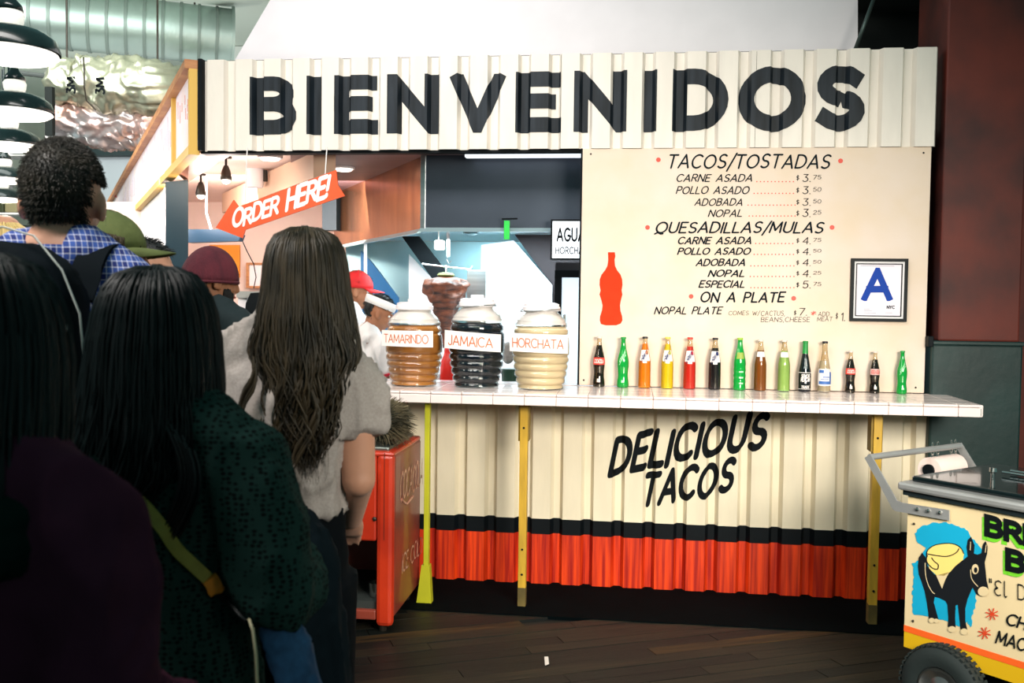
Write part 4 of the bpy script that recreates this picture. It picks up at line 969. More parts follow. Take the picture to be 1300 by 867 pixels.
bottle(1021, 498.6, 63, SLIM, m_gr, m_dkg, mat('green foil', (30, 140, 60), .4), 'black soda bottle with white lettering and a green foil neck', .6,
       [('foil_neck', lathe(nb(), rprof(SLIM, .75, .955, -.003), 20, caps=False), MATS['green foil']), ('lettering', wraptext(SLIM, 'SENOR', .315, .06, 84, 0, .24), m_clab), ('lettering', wraptext(SLIM, 'MEXICAN', .245, .07, 92, 0, .26), m_clab),
        ('lettering', wraptext(SLIM, 'TRADE', .10, .045, 80, 0, .22), m_clab), ('star_mark', patch(SLIM, .17, .20, -8, 8, .003, 4), m_clab), ('line_mark', patch(SLIM, .375, .385, -80, 80, .003, 10), m_clab), ('line_mark', patch(SLIM, .055, .063, -80, 80, .003, 10), m_clab), ('shoulder_print', wraptext(SLIM, 'SODA', .56, .18, 40, 0, .2), mat('grey print 2', (150, 160, 160), .5))])
bottle(1045.8, 499.2, 63, SLIM, mat('water', (232, 226, 214), .1, alpha=.5), m_clear, m_bcap, 'clear soda bottle with a white and blue label and black cap', .62,
       [('label', patch(SLIM, .13, .46, -80, 80, .003, 14), m_clab)]+[('blue_print', patch(SLIM, z0, z1, a0, a1, .006, 6), mat('blue print', (64, 108, 178), .5)) for z0, z1, a0, a1 in ((.38, .44, -60, -14), (.16, .22, -60, 70), (.22, .40, 40, 70), (.29, .31, -20, 36), (.25, .262, -40, 30))])
bottle(1078.8, 500.2, 52, CONT, m_cola, m_clear, m_wcap, 'short cola bottle with a bright red label', .80, coke_print(CONT))
bottle(1109.7, 500.8, 52, CONT, m_cola, m_clear, m_wcap, 'short cola bottle with a pale silvery red label', .80, coke_print(CONT, True))
bottle(1144.3, 501.9, 53, CONT, m_grnd, m_grn, MATS['green cap'], 'short green soda bottle, rightmost of the row', .9, sprite_print(CONT))

# ================================================================== red drinks cooler
m_cred = mat('worn red enamel', (206, 58, 26), .35, col2=(168, 42, 22), vscale=3, bump=.05, coat=.2)
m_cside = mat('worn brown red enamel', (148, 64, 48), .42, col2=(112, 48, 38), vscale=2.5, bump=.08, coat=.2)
q0 = UZ(497, 805, 0); q1 = UZ(539, 757, 0); XR = q0.x+.005; YF = q0.y; YB = 5.08; XL = XR-.72; ZT = U(497, 571, YF).z
cl = thing('drinks_cooler', 'old red chest drinks cooler standing under the left end of the counter', 'cooler', ((XL+XR)/2, (YF+YB)/2, 0))
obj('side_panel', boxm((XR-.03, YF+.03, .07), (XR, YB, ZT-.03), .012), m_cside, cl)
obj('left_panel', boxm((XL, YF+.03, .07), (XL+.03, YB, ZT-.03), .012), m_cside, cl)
obj('corner_column', boxm((XR-.085, YF+.0, .03), (XR-.002, YF+.05, ZT-.02), .022), m_cred, cl)
obj('corner_column', boxm((XL+.002, YF+.0, .03), (XL+.085, YF+.05, ZT-.02), .022), m_cred, cl)
zc_ = U(480, 688, YF).z
obj('front_panel', boxm((XL+.08, YF+.006, zc_), (XR-.085, YF+.04, ZT-.02), .01), m_cred, cl)
obj('bottom_rail', boxm((XL+.08, YF+.006, .06), (XR-.085, YF+.04, U(480, 776, YF).z), .006), m_cside, cl)
obj('shelf', boxm((XL+.03, YF+.04, .10), (XR-.03, YB-.02, .14)), mat('dark grey shelf', (50, 56, 54), .6), cl)
obj('back_panel', boxm((XL+.02, YB-.02, .05), (XR-.02, YB, ZT-.04)), m_cside, cl)
obj('compartment_top', boxm((XL+.03, YF+.04, zc_-.01), (XR-.03, YB-.02, zc_+.02)), m_black, cl)
obj('rim', boxm((XL+.0, YF+.0, ZT-.035), (XR, YB, ZT-.012), .011), m_cred, cl)
obj('lid', boxm((XL+.04, YF+.045, ZT-.015), (XR-.035, YB-.02, ZT+.004), .006), mat('dull steel lid', (120, 128, 122), .3, .7, var=.3, vscale=6), cl)
for x in (XL+.05, XR-.06):
    for y in (YF+.05, YB-.06): obj('foot', lathe(nb(), [(.018, 0), (.022, .03), (.02, .07)], 12, (x, y, 0)), m_lampblk, cl)
oq = thing('bottle_opener', 'chrome bottle opener fixed to the front of the red cooler', 'opener', tuple(U(470, 604, YF-.01)))
obj('catch', lathe(nb(), [(.03, 0), (.034, .012), (.028, .03), (.012, .04)], 16, tuple(U(468, 603, YF-.02))), m_chrome, oq, smooth=True)
obj('plate', boxm(tuple(U(462, 610, YF)+Vector((0, -.008, 0))), tuple(U(476, 594, YF)+Vector((0, .003, 0))), .004), m_chrome, oq)


obj('lock', ell(nb(), tuple(U(475.5, 659, YF)), (.011, .008, .011), u=12, v=8), m_lampblk, cl, smooth=True)
obj('seam_strip', boxm(tuple(U(487, 686, YF)+Vector((0, -.001, 0))), tuple(U(488.5, 575, YF)+Vector((0, .01, 0)))), m_lampblk, cl)
tag(obj('steel_cup', lathe(nb(), [(.002, .002), (.03, .002), (.036, .07), (.033, .07), (.028, .006)], 18, (U(476, 757, YF+.1).x, YF+.12, .14), caps=False), m_chrome, smooth=True, angle=40), 'shiny steel cup inside the open lower compartment of the cooler', 'cup')
# script lettering on the side panel (runs along y on the plane x = XR)
def side_letters(s, y0, y1, z, h, w, slant, m, rise=0, seed=1):
    q, W_ = text_bm(s, w=w, gap=.1, slant=slant, jitter=.05, rnd=random.Random(seed))
    for v in q.verts: a = v.co.x/W_; v.co = Vector((XR+.0015, y0+(y1-y0)*a, z+v.co.y*h+rise*a))
    obj('lettering', q, m, cl)
m_wornw = mat('worn cream lettering', (232, 190, 166), .5, col2=(176, 110, 88), vscale=30)
def onside(x, y):
    d = ray(x, y); p = O0+d*(XR/d.x); return p
A_, B_ = onside(507, 640), onside(537, 622)
side_letters('COCACOLA', A_.y, B_.y, A_.z+.015, .13, .13, .25, m_wornw, rise=-.01)
obj('swash', tube(nb(), [onside(509, 634)+Vector((.001, 0, 0)), onside(516, 640)+Vector((.001, 0, 0)), onside(524, 630)+Vector((.001, 0, 0))], .006, 6), m_wornw, cl)
A_, B_ = onside(510, 727), onside(536, 700)
side_letters('ICE COLD', A_.y, B_.y, A_.z, .085, .12, .1, m_wornw, rise=B_.z-A_.z+.0, seed=3)
# furry hood / bag on the cooler
fb = thing('fur_bundle', 'brown grey fur bundle lying on top of the red cooler', 'fur', (U(494, 560, 4.7).x, 4.68, ZT+.005))
fc = Vector((U(492, 530, 4.7).x, 4.66, ZT+.105))
obj('lining', ell(nb(), tuple(fc), (.085, .10, .10)), mat('dark fur lining', (30, 34, 24), .9), fb, smooth=True)
bm = nb(); rf = random.Random(8)
for i in range(1100):
    d = Vector((rf.gauss(0, 1), rf.gauss(0, 1), rf.gauss(0, 1))).normalized()
    if d.z < -.75: continue
    b = fc+Vector((d.x*.08, d.y*.09, d.z*.09)); e = b+(d*.045+Vector((.02, 0, -.01)))*rf.uniform(.6, 1.3)
    m1 = (b+e)/2+Vector((rf.uniform(-.006, .006), rf.uniform(-.006, .006), .006)); tube(bm, [b, m1, e], [.003, .0022, .0005], 3, caps=False)
tag(obj('fur', bm, mat('brown grey fur', (128, 116, 88), .8, col2=(34, 36, 24), vscale=14), fb, smooth=True), kind='stuff')

# ================================================================== burrito cart on the right
az = R(-41.6); ed = Vector((-math.sin(az), -math.cos(az), 0)); ind = Vector((-ed.y, ed.x, 0))   # along the face to the right; into the cart
if ind.y < 0: ind = -ind
K0 = U(1153, 628, 3.92); K0 = Vector((K0.x, K0.y, 0))
def K(x, y, off=0):      # pixel on the cart's face
    return UP(x, y, K0-ind*off, ind)
def kl(p): d = Vector(p)-K0; return d.dot(ed), d.dot(ind), p[2]
kt = thing('food_cart', 'cream vending cart painted with a donkey and brightly lettered, at the right edge', 'cart', tuple(K0+ed*.6+ind*.3))
def kbox(s0, s1, d0, d1, z0, z1, bev=0):
    bm = boxm((s0, d0, z0), (s1, d1, z1), bev)
    for v in bm.verts: v.co = K0+ed*v.co.x+ind*v.co.y+Vector((0, 0, v.co.z))
    bmesh.ops.recalc_face_normals(bm, faces=bm.faces[:]); return bm
zt_ = K(1153, 628).z; zbot = K(1154, 823).z; zs0, zs1 = K(1154, 803).z, K(1154, 795).z; KW = .62; KL = 1.35
m_kc = mat('cream cart paint', (216, 196, 154), .6, var=.06, spec=.3); m_ko = mat('orange stripe paint', (232, 96, 34), .45); m_ky = mat('yellow cart paint', (206, 164, 22), .5, spec=.3)
obj('body', kbox(0, KL, 0, KW, zs1, zt_), m_kc, kt)
obj('stripe', kbox(-.001, KL, -.001, KW+.001, zs0, zs1), m_ko, kt)
obj('lower_body', kbox(0, KL, 0, KW, zbot, zs0), m_ky, kt)
obj('inner_chassis', kbox(.03, KL-.03, .05, KW-.05, zbot-.06, zbot), m_black, kt)
obj('top_trim', kbox(-.03, KL+.03, -.03, KW+.03, zt_+.018, zt_+.05, .01), m_satin, kt)
obj('under_trim_strip', kbox(-.015, KL+.015, -.012, KW+.015, zt_-.001, zt_+.018), mat('dark cart strip', (20, 32, 36), .5), kt)  # dark band just below the steel trim
obj('top_lid', kbox(.0, .62, .02, KW-.02, zt_+.05, zt_+.072, .006), mat('glossy black lid', (12, 22, 24), .12, coat=.5), kt)
l2 = obj('top_lid', kbox(.63, KL, .02, KW-.02, zt_+.05, zt_+.072, .006), MATS['glossy black lid'], kt)
obj('lid_rail', tube(nb(), [K0+ed*.18+ind*.34+Vector((0, 0, zt_+.085)), K0+ed*KL+ind*.34+Vector((0, 0, zt_+.085))], .006, 6), m_chrome, kt)
obj('lid_rail', tube(nb(), [K0+ed*.18+ind*.40+Vector((0, 0, zt_+.085)), K0+ed*KL+ind*.40+Vector((0, 0, zt_+.085))], .006, 6), m_chrome, kt)
obj('lid_knob', lathe(nb(), [(.008, .07), (.008, .1), (.014, .105), (.012, .12)], 12, tuple(K0+ed*.22+ind*.20+Vector((0, 0, zt_)))), m_chrome, kt)
# handle
def z2(x, y): return 1080+x/5.78, 560+y/5.78
hp_ = [(728, 505), (728, 582), (335, 512), (314, 498), (108, 122), (150, 95), (345, 437), (385, 452)]
arm = [K(*z2(*p), .006) for p in hp_]
hn = obj('push_handle', prism(nb(), arm, ind*-.006), m_satin, kt)
obj('handle_arm', prism(nb(), [p+ind*(KW+.012) for p in arm], ind*.006), m_satin, hn)
s_top = K(*z2(140, 118), .006)
obj('handle_bar', tube(nb(), [s_top, s_top+ind*(KW+.012)], 0.0125, 14), m_satin, hn, smooth=True, angle=60)
for x in (490, 571, 654): obj('bolt', ell(nb(), K(*z2(x, 500+(x-490)*.155), .014), (.008, .008, .008), u=10, v=8), m_chrome, hn)
# white roll hung on chains from the bar
wr = thing('plastic_roll', 'white plastic roll hung on short chains from the cart handle bar', 'roll', tuple(s_top+ind*.5))
r0_, r1_ = s_top+ind*.41+Vector((.0, 0, -.088)), s_top+ind*.61+Vector((0, 0, -.088))
bm = nb()
tube(bm, [r0_, r1_], .054, 28); obj('roll', bm, mat('white plastic roll', (236, 214, 206), .4, var=.1), wr, smooth=True, angle=60)
obj('core', tube(nb(), [r0_-ind*.01, r0_+ind*.006], .026, 16), m_black, wr)
for f in (.43, .47, .57, .60):
    a = s_top+ind*f
    for k in range(5):
        c_ = a+Vector((0, 0, .014-.024*k)); ax = (ed if k % 2 else ind)
        obj('chain_link', tube(nb(), [c_+ax*(.006*math.cos(2*PI*i/8))+Vector((0, 0, .015*math.sin(2*PI*i/8))) for i in range(8)], .0022, 5, closed=True), m_chrome, wr)
# donkey painting
def z7(x, y): return 1140+x/3.25, 600+y/3.25
def kpaint(nm, pts, m, off, d=.0006, par=kt):
    return obj(nm, prism(nb(), [K(*z7(*p), off) for p in pts], ind*-d), m, par)
rr = random.Random(2)
splash = [(70, 262), (78, 235), (100, 220), (140, 208), (200, 206), (250, 220), (290, 240), (300, 262), (335, 302), (350, 335), (335, 400), (326, 480), (322, 540), (308, 590), (300, 640), (285, 615), (262, 640), (235, 625), (200, 610), (150, 600), (100, 590), (60, 582), (60, 500), (68, 430), (60, 372), (88, 362), (100, 335), (112, 308), (92, 296), (74, 282)]
sp2 = []
for (a, b), (c, d) in zip(splash, splash[1:]+splash[:1]):
    n = max(1, int(math.hypot(c-a, d-b)/9))
    for i in range(n):
        t_ = i/n; jx = rr.uniform(-4, 4); sp2.append((a+(c-a)*t_+jx, b+(d-b)*t_+rr.uniform(-3, 3)))
pt = kpaint('blue_splash', sp2, mat('blue splash paint', (18, 160, 200), .45, var=.08), .0008)
dbody = [(100, 330), (86, 350), (82, 385), (86, 420), (98, 452), (110, 490), (118, 530), (124, 570), (128, 605), (168, 608), (158, 572), (148, 535), (152, 512), (172, 518), (196, 530), (204, 545), (208, 600), (206, 636), (238, 642), (236, 600), (238, 548), (247, 545), (252, 590), (258, 646), (287, 652), (278, 612), (278, 560), (288, 520), (300, 492), (308, 474), (322, 500), (345, 512), (370, 500), (374, 480), (366, 445), (362, 405), (358, 370), (368, 335), (370, 305), (362, 282), (351, 296), (344, 332), (328, 338), (314, 334), (316, 300), (302, 264), (288, 278), (283, 310), (288, 345), (270, 360), (240, 378), (215, 405), (190, 425), (150, 420), (122, 385), (115, 350)]
kpaint('donkey_body', dbody, mat('black donkey paint', (14, 18, 24), .5), .0016)
kpaint('saddle_bag', [(117, 350), (122, 322), (148, 300), (190, 291), (230, 293), (258, 308), (272, 335), (268, 360), (236, 386), (215, 410), (190, 426), (158, 422), (130, 396)], mat('yellow saddle paint', (238, 210, 120), .5), .0024)
kpaint('belly_patch', [(158, 424), (212, 410), (196, 440), (182, 478)], m_kc, .0024)
def epts(cx, cy, rx, ry, n=18, rot=0): return [(cx+rx*math.cos(2*PI*i/n)*math.cos(rot)-ry*math.sin(2*PI*i/n)*math.sin(rot), cy+rx*math.cos(2*PI*i/n)*math.sin(rot)+ry*math.sin(2*PI*i/n)*math.cos(rot)) for i in range(n)]
for nm, e in (('muzzle', (352, 490, 22, 20)), ('eye', (319, 398, 14, 21)), ('hoof', (139, 610, 12, 11)), ('hoof', (158, 611, 10, 9)), ('hoof', (223, 646, 16, 13)), ('hoof', (273, 656, 15, 13))): kpaint(nm, epts(*e), m_kc, .0032)
kpaint('pupil', epts(321, 402, 7, 12), MATS['black donkey paint'], .004)
def kline(pts, w, off, m, nm='painted_line'):
    bm = nb(); ribbon(bm, pts, w, False)
    for v in bm.verts: v.co = K(*z7(v.co.x, v.co.y), off)
    return obj(nm, bm, m, kt)
def sm(pts, n=6):
    out = []
    P = [pts[0]]+list(pts)+[pts[-1]]
    for i in range(1, len(P)-2):
        for k in range(n):
            t_ = k/n; a, b, c, d = P[i-1:i+3]
            out.append(tuple(.5*((2*b[j])+(-a[j]+c[j])*t_+(2*a[j]-5*b[j]+4*c[j]-d[j])*t_*t_+(-a[j]+3*b[j]-3*c[j]+d[j])*t_**3) for j in (0, 1)))
    return out+[pts[-1]]
kline(sm([(120, 335), (160, 342), (205, 345), (240, 330), (252, 312)]), 4, .004, MATS['black donkey paint'])
kline(sm([(122, 340), (118, 365), (140, 392), (162, 398), (166, 380), (150, 366), (138, 350)]), 4, .004, MATS['black donkey paint'])
kline(sm([(118, 350), (122, 322), (148, 301), (190, 292), (230, 294), (258, 309), (272, 335)]), 3.5, .004, MATS['black donkey paint'])
kline(sm([(112, 372), (114, 420), (124, 460), (140, 490), (152, 500)]), 3, .004, m_kc)
kline(sm([(300, 400), (302, 430), (312, 450), (330, 470)]), 3, .004, m_kc)
kline([(300, 285), (298, 320)], 3, .004, m_kc); kline([(364, 298), (360, 330)], 3, .004, m_kc)
def ktext(s, x0, y0, x1, y1, cap, m, off, w=.2, slant=0, gap=.2, sx=0, sy=0, jitter=0, square=False):
    q, W_ = text_bm(s, w=w, gap=gap, slant=slant, jitter=jitter, rnd=random.Random(4), square=square, cap=not square)
    for v in q.verts:
        a = v.co.x/W_; x = x0+(x1-x0)*a+sx; y = y0+(y1-y0)*a+sy - v.co.y*cap; z_ = v.co.z; v.co = K(*z7(x, y), off+z_*.3)
    obj('lettering', q, m, kt)
m_kg = mat('green shadow paint', (108, 196, 44), .5)
for m_, dx, dy, o_ in ((m_kg, -9, 14, .0008), (m_boldblack, 0, 0, .003)):
    ktext('BREAKFAST', 356, 262, 1090, 440, 94, m_, o_, w=.25, gap=.25, sx=dx, sy=dy, square=True)
    ktext('BURRITOS', 442, 404, 1100, 566, 98, m_, o_, w=.25, gap=.25, sx=dx, sy=dy, square=True)
ktext('"E~l D', 376, 498, 530, 530, 62, m_boldblack, .003, w=.09, gap=.28, jitter=.05)
ktext('CHORIZO', 440, 622, 740, 712, 46, m_boldblack, .003, w=.17, slant=.3)
ktext('MACHACA', 400, 700, 690, 786, 50, m_boldblack, .003, w=.17, slant=.3)
m_kr = mat('red star paint', (206, 66, 34), .5)
for cx, cy in ((388, 584), (357, 662)):
    for k in range(4):
        a = PI*k/4+.3; kline([(cx-27*math.cos(a), cy-26*math.sin(a)), (cx+27*math.cos(a), cy+26*math.sin(a))], 5, .003+k*.0003, m_kr, 'star_stroke')
for x, y in ((66, 211), (62, 612)): obj('screw', ell(nb(), K(*z7(x, y), .001), (.005, .005, .005), u=8, v=6), m_lampblk, kt)
# wheels
WR = .165; wc = K(1191, 872, .075)
m_tyre = mat('black tyre rubber', (24, 34, 34), .7, bump=.1)
def wheel(c):
    w_ = obj('wheel', nb_tyre(c), m_tyre, kt, smooth=True, angle=35)
    tr = nb()
    for k in range(44):
        a = 2*PI*k/44
        for j in (-1, 0, 1):
            aa = a+(.03 if j else 0); rr_ = ed*math.cos(aa)+Vector((0, 0, math.sin(aa))); tt = -ed*math.sin(aa)+Vector((0, 0, math.cos(aa)))
            p = c+rr_*(WR-.002-.003*abs(j))+ind*(.035+j*.022)
            vs_ = []
            for u, v, wv in ((-1, -1, 0), (1, -1, 0), (1, 1, 0), (-1, 1, 0), (-1, -1, 1), (1, -1, 1), (1, 1, 1), (-1, 1, 1)): vs_.append(tr.verts.new(p+tt*u*.0065+ind*v*.008+rr_*wv*.006))
            for f in ((4, 5, 6, 7), (0, 1, 5, 4), (1, 2, 6, 5), (2, 3, 7, 6), (3, 0, 4, 7)): tr.faces.new([vs_[i] for i in f])
    tag(obj('tread', tr, m_tyre, w_), kind='stuff')
    rim = nb(); prof = [(.002, .030), (.02, .028), (.024, .012), (.05, .022), (.070, .012), (.078, .004), (.084, .004), (.086, .014)]
    lathe(rim, prof, 40, caps=False)
    for v in rim.verts: x, y, z = v.co; v.co = c+ed*x+Vector((0, 0, y))+ind*(z-.004)
    bmesh.ops.recalc_face_normals(rim, faces=rim.faces[:])
    rm = obj('rim', rim, m_steel, w_, smooth=True, angle=40)
    hb_ = nb(); tube(hb_, [c-ind*.002, c+ind*.03], .013, 16); obj('hub', hb_, m_lampblk, w_)
def nb_tyre(c):
    bm = nb(); prof = [(.084, .012), (.090, .002), (.115, -.004), (.140, .0), (.157, .010), (WR-.004, .025), (WR-.004, .045), (.157, .060), (.140, .070), (.09, .068), (.084, .06)]
    lathe(bm, prof, 48, caps=False)
    for v in bm.verts: x, y, z = v.co; v.co = c+ed*x+Vector((0, 0, y))+ind*z
    bmesh.ops.recalc_face_normals(bm, faces=bm.faces[:]); return bm
wc.z = WR+.004
wheel(wc); wheel(wc+ind*(KW+.09)); wheel(wc+ed*1.0); wheel(wc+ed*1.0+ind*(KW+.09))
for s in (0, 1.0): obj('axle', tube(nb(), [wc+ed*s+ind*.02, wc+ed*s+ind*(KW+.12)], .012, 8), m_lampblk, kt)
for s in (-.04, .98): obj('axle_mount', kbox(wc.dot(ed)-K0.dot(ed)+s, wc.dot(ed)-K0.dot(ed)+s+.06, .12, .16, .15, zbot-.05), m_black, kt)
# ================================================================== people
m_skin = mat('light skin', (206, 150, 122), .55, var=.12, vscale=14, sheen=.1)
m_skin2 = mat('tan skin', (168, 112, 80), .55, var=.15, vscale=14)
m_lips = mat('lips', (160, 80, 70), .5)
m_eye = mat('eye', (235, 232, 226), .2); m_iris = mat('dark iris', (30, 20, 16), .2)
def V(*a): return Vector(a)
def hand(bm, w, d, side, up=V(0, 0, 1), curl=.5, sc=1.0):
    """five finger hand at the wrist point w, pointing along d; side = thumb direction"""
    d = d.normalized(); side = (side - d*side.dot(d)).normalized(); pn_ = d.cross(side).normalized()
    if pn_.dot(up) < 0: pn_ = -pn_
    tube(bm, [w-d*.01, w+d*.03*sc, w+d*.08*sc], [.026*sc, .036*sc, .034*sc], 12, flat=.5)
    for i, (o, L) in enumerate(((.028, .066), (.0095, .076), (-.0095, .072), (-.028, .056))):
        b = w+d*.075*sc+side*o*sc; p = [b-d*.02*sc]; dd = d.copy(); q = b
        p.append(b)
        for k, f in enumerate((.45, .32, .23)):
            q = q+dd*L*f*sc; p.append(q); dd = (dd - pn_*curl*(.5+.3*k)).normalized()
        tube(bm, p, [.0085*sc, .0088*sc, .0084*sc, .0078*sc, .0062*sc], 8)
    b = w+d*.03*sc+side*.028*sc
    tube(bm, [b-d*.01*sc, b+(d*.5+side*.8).normalized()*.03*sc, b+(d*.9+side*.7).normalized()*.058*sc-pn_*.008, b+(d*1.0+side*.45).normalized()*.08*sc-pn_*.015], [.013*sc, .0115*sc, .010*sc, .008*sc], 8)
ARM_R = [.056, .047, .043, .040, .033, .026]
def person(label, loc, rz, H=1.70, sw=.18, head_yaw=0, head_tilt=0, arms=None, skin=None, lean=0, feet=.10, group=None, female=False, jaw=1.0, hx=0, trap=1.0):
    """local frame: facing +y, feet at z 0. returns a dict of handles"""
    s = H/1.70; skin = skin or m_skin
    t = thing('person', label, 'person', loc, rz, group)
    bm = nb()
    hc = V(hx, .012+lean, 1.585*s)                    # head centre
    hr = Matrix.Rotation(head_yaw, 3, 'Z') @ Matrix.Rotation(head_tilt, 3, 'X')
    def hp(x, y, z): return hc + hr @ (V(x, y, z)*s)
    rot = hr.to_euler()
    ell(bm, hp(0, -.012, .028), (.074*s, .092*s, .088*s), rot)
    ell(bm, hp(0, .022, -.038), (.058*s, .066*s, .072*s), rot)
    ell(bm, hp(0, .052, -.088), (.030*s*jaw, .026*s, .022*s), rot)                      # chin
    ell(bm, hp(0, .074, .022), (.048*s, .018*s, .014*s), rot)                           # brow
    tube(bm, [hp(0, .078, .018), hp(0, .098, -.018), hp(0, .102, -.030), hp(0, .085, -.040)], [.008*s, .011*s, .015*s, .010*s], 10)
    for e in (-1, 1):
        ell(bm, hp(.036*e, .062, -.030), (.020*s, .018*s, .020*s), rot)                # cheek
        ell(bm, hp(.010*e, .088, -.034), (.009*s, .010*s, .008*s), rot)                # nostril
        ell(bm, hp(.078*e, -.008, -.012), (.009*s, .020*s, .032*s), (hr @ Matrix.Rotation(.25*e, 3, 'Z')).to_euler())
        ell(bm, hp(.074*e, .002, -.032), (.008*s, .010*s, .012*s), rot)
    ell(bm, hp(0, .080, -.058), (.022*s, .012*s, .007*s), rot); ell(bm, hp(0, .078, -.068), (.019*s, .012*s, .007*s), rot)
    tube(bm, [V(0, -.03+lean*.5, 1.36*s), V(0, -.022+lean*.8, 1.44*s), hp(0, -.02, -.04)], [.066*s, .052*s, .054*s], 18)
    traps = [([V(hx*.8, -.03+lean*.7, 1.485*s), V(.06*q_*s+hx*.4, -.028+lean*.6, (1.425+.03*trap)*s), V(.15*q_*s*sw/.18, -.012+lean*.5, 1.395*s)], [.046*s, .050*s, .046*s]) for q_ in (-1, 1)]
    for a_, b_ in traps: tube(bm, a_, b_, 14)
    f = sw/.18; L = lambda z: lean*max(0, (z-1.0)/.45)
    stack(bm, [(0, L(z), z*s, rx*f*s, ry*s) for z, rx, ry in ((.80, .07, .07), (.86, .145, .10), (.94, .155, .108), (1.02, .138, .098), (1.10, .122, .088), (1.20, .138, .096), (1.30, .155, .104), (1.37, .150, .092), (1.41, .115, .070), (1.435, .07, .055))], 28)
    arms = arms or [[(-sw, 0, 1.375), (-sw-.045, -.03, 1.10), (-sw+.01, .17, 1.0)], [(sw, 0, 1.375), (sw+.045, -.03, 1.10), (sw-.01, .17, 1.0)]]
    paths = []
    for a in arms:
        sh, el, wr = [V(*p)*s for p in a]; sh.y += lean; sd = 1 if sh.x > 0 else -1
        ell(bm, sh+V(-.012*sd, 0, -.005)*s, (.060*s, .056*s, .062*s))
        P = [sh+V(-.05*sd, 0, .01)*s, sh, sh.lerp(el, .5), el, el.lerp(wr, .4), wr]
        tube(bm, P, [r*s for r in ARM_R], 14); ell(bm, el, (.040*s,)*3)
        d = (wr-el).normalized(); hand(bm, wr, d, V(-sd, 0, .2), sc=s*.95); paths.append((sh, el, wr))
    for e in (-1, 1):
        hip, kn, an = V(.085*e*f, 0, .90)*s, V(.092*e, .015, .49)*s, V(feet*e, -.015, .085)*s
        tube(bm, [hip, hip.lerp(kn, .4), kn, kn.lerp(an, .35), an, V(feet*e, -.015, .05)*s], [.092*s, .078*s, .056*s, .055*s, .038*s, .036*s], 16)
        ell(bm, V(feet*e, .045, .042)*s, (.040*s, .11*s, .036*s))
    body = blob('body', bm, skin, t, voxel=.0075, smooth=3)
    for e in (-1, 1):
        eb = nb(); ell(eb, hp(.031*e, .066, .004), (.012*s, .010*s, .009*s), u=12, v=8); ey = obj('eye', eb, m_eye, t, local=True, smooth=True)
        ib = nb(); ell(ib, hp(.031*e, .0738, .004), (.0055*s, .0035*s, .0055*s), u=10, v=6); obj('iris', ib, m_iris, ey, local=True, smooth=True)
        bb = nb(); tube(bb, [hp(.014*e, .088, .024), hp(.034*e, .086, .030), hp(.054*e, .066, .024)], [.003*s, .004*s, .002*s], 6); obj('eyebrow', bb, m_iris, t, local=True)
        sb = nb(); p = V(feet*e, .045, .045)*s
        stack(sb, [(p.x, p.y, 0, .045*s, .125*s), (p.x, p.y, .03, .047*s, .13*s), (p.x, p.y-.01, .065*s, .043*s, .115*s), (p.x, p.y-.055, .10*s, .044*s, .055*s)], 20)
        obj('shoe', sb, mat('dark shoe leather', (26, 26, 28), .5), t, local=True, smooth=True, angle=50)
    lb = nb(); tube(lb, [hp(-.020, .088, -.060), hp(0, .0945, -.0585), hp(.020, .088, -.060)], [.002*s, .005*s, .002*s], 8); obj('mouth', lb, m_lips, t, local=True, smooth=True)
    return dict(t=t, s=s, hp=hp, rot=rot, paths=paths, f=f, L=L, lean=lean, sw=sw, hr=hr, hc=hc, feet=feet, traps=traps, hx=hx)
def top_garment(p, name, m, z0, z1=1.43, grow=.016, sleeve=1.0, folds=.008, loose=0, fscale=7, cuff=.01, voxel=.011, zl=None, hem_grow=0):
    """shirt, coat or tee around torso and arms; sleeve 0..2 (1 = elbow, 2 = wrist)"""
    s, f, L = p['s'], p['f'], p['L']; bm = nb()
    base = [(.80, .152, .105), (.86, .156, .108), (.94, .160, .112), (1.02, .148, .104), (1.10, .138, .098), (1.20, .146, .100), (1.30, .158, .106), (1.37, .152, .095), (1.41, .118, .074), (1.44, .074, .060)]
    ks = []
    def at(z):
        for a, b in zip(base, base[1:]):
            if a[0] <= z <= b[0]: k = (z-a[0])/(b[0]-a[0]); return a[1]+(b[1]-a[1])*k, a[2]+(b[2]-a[2])*k
        return base[0][1:] if z < base[0][0] else base[-1][1:]
    z = z0
    while z <= z1+.001:
        rx, ry = at(z); lo = loose*max(0, 1-(z-z0)/.5)+hem_grow*max(0, (1.0-z)); ks.append((0, L(z), z*s, (rx+grow+lo)*f*s, (ry+grow+lo)*s)); z += .03
    stack(bm, ks, 36)
    for a_, b_ in p['traps']: tube(bm, [a_[1].lerp(a_[0], .45), a_[1], a_[2]], [q+grow*.7 for q in b_], 14)
    for sh, el, wr in p['paths']:
        sd = 1 if sh.x > 0 else -1
        ell(bm, sh+V(-.012*sd, 0, -.005)*s, tuple(q+grow for q in (.060*s, .056*s, .062*s)))
        P = [sh+V(-.05*sd, 0, .01)*s, sh]; Rr = [.056*s+grow, .049*s+grow*1.1]
        if sleeve > 0:
            a = min(1, sleeve)
            for k in range(1, 6): P.append(sh.lerp(el, a*k/5)); Rr.append((.047-.006*a*k/5)*s+grow*1.1+loose*.35)
        if sleeve > 1:
            for k in range(1, 6): P.append(el.lerp(wr, (sleeve-1)*k/5)); Rr.append((.040-.012*k/5)*s+grow+cuff*k/5)
        tube(bm, P, Rr, 18)
        if sleeve > 1: ell(bm, el, (.042*s+grow,)*3)
    return blob(name, bm, m, p['t'], voxel=voxel, smooth=5, folds=folds, fscale=fscale, fstretch=(1, 1, .55))
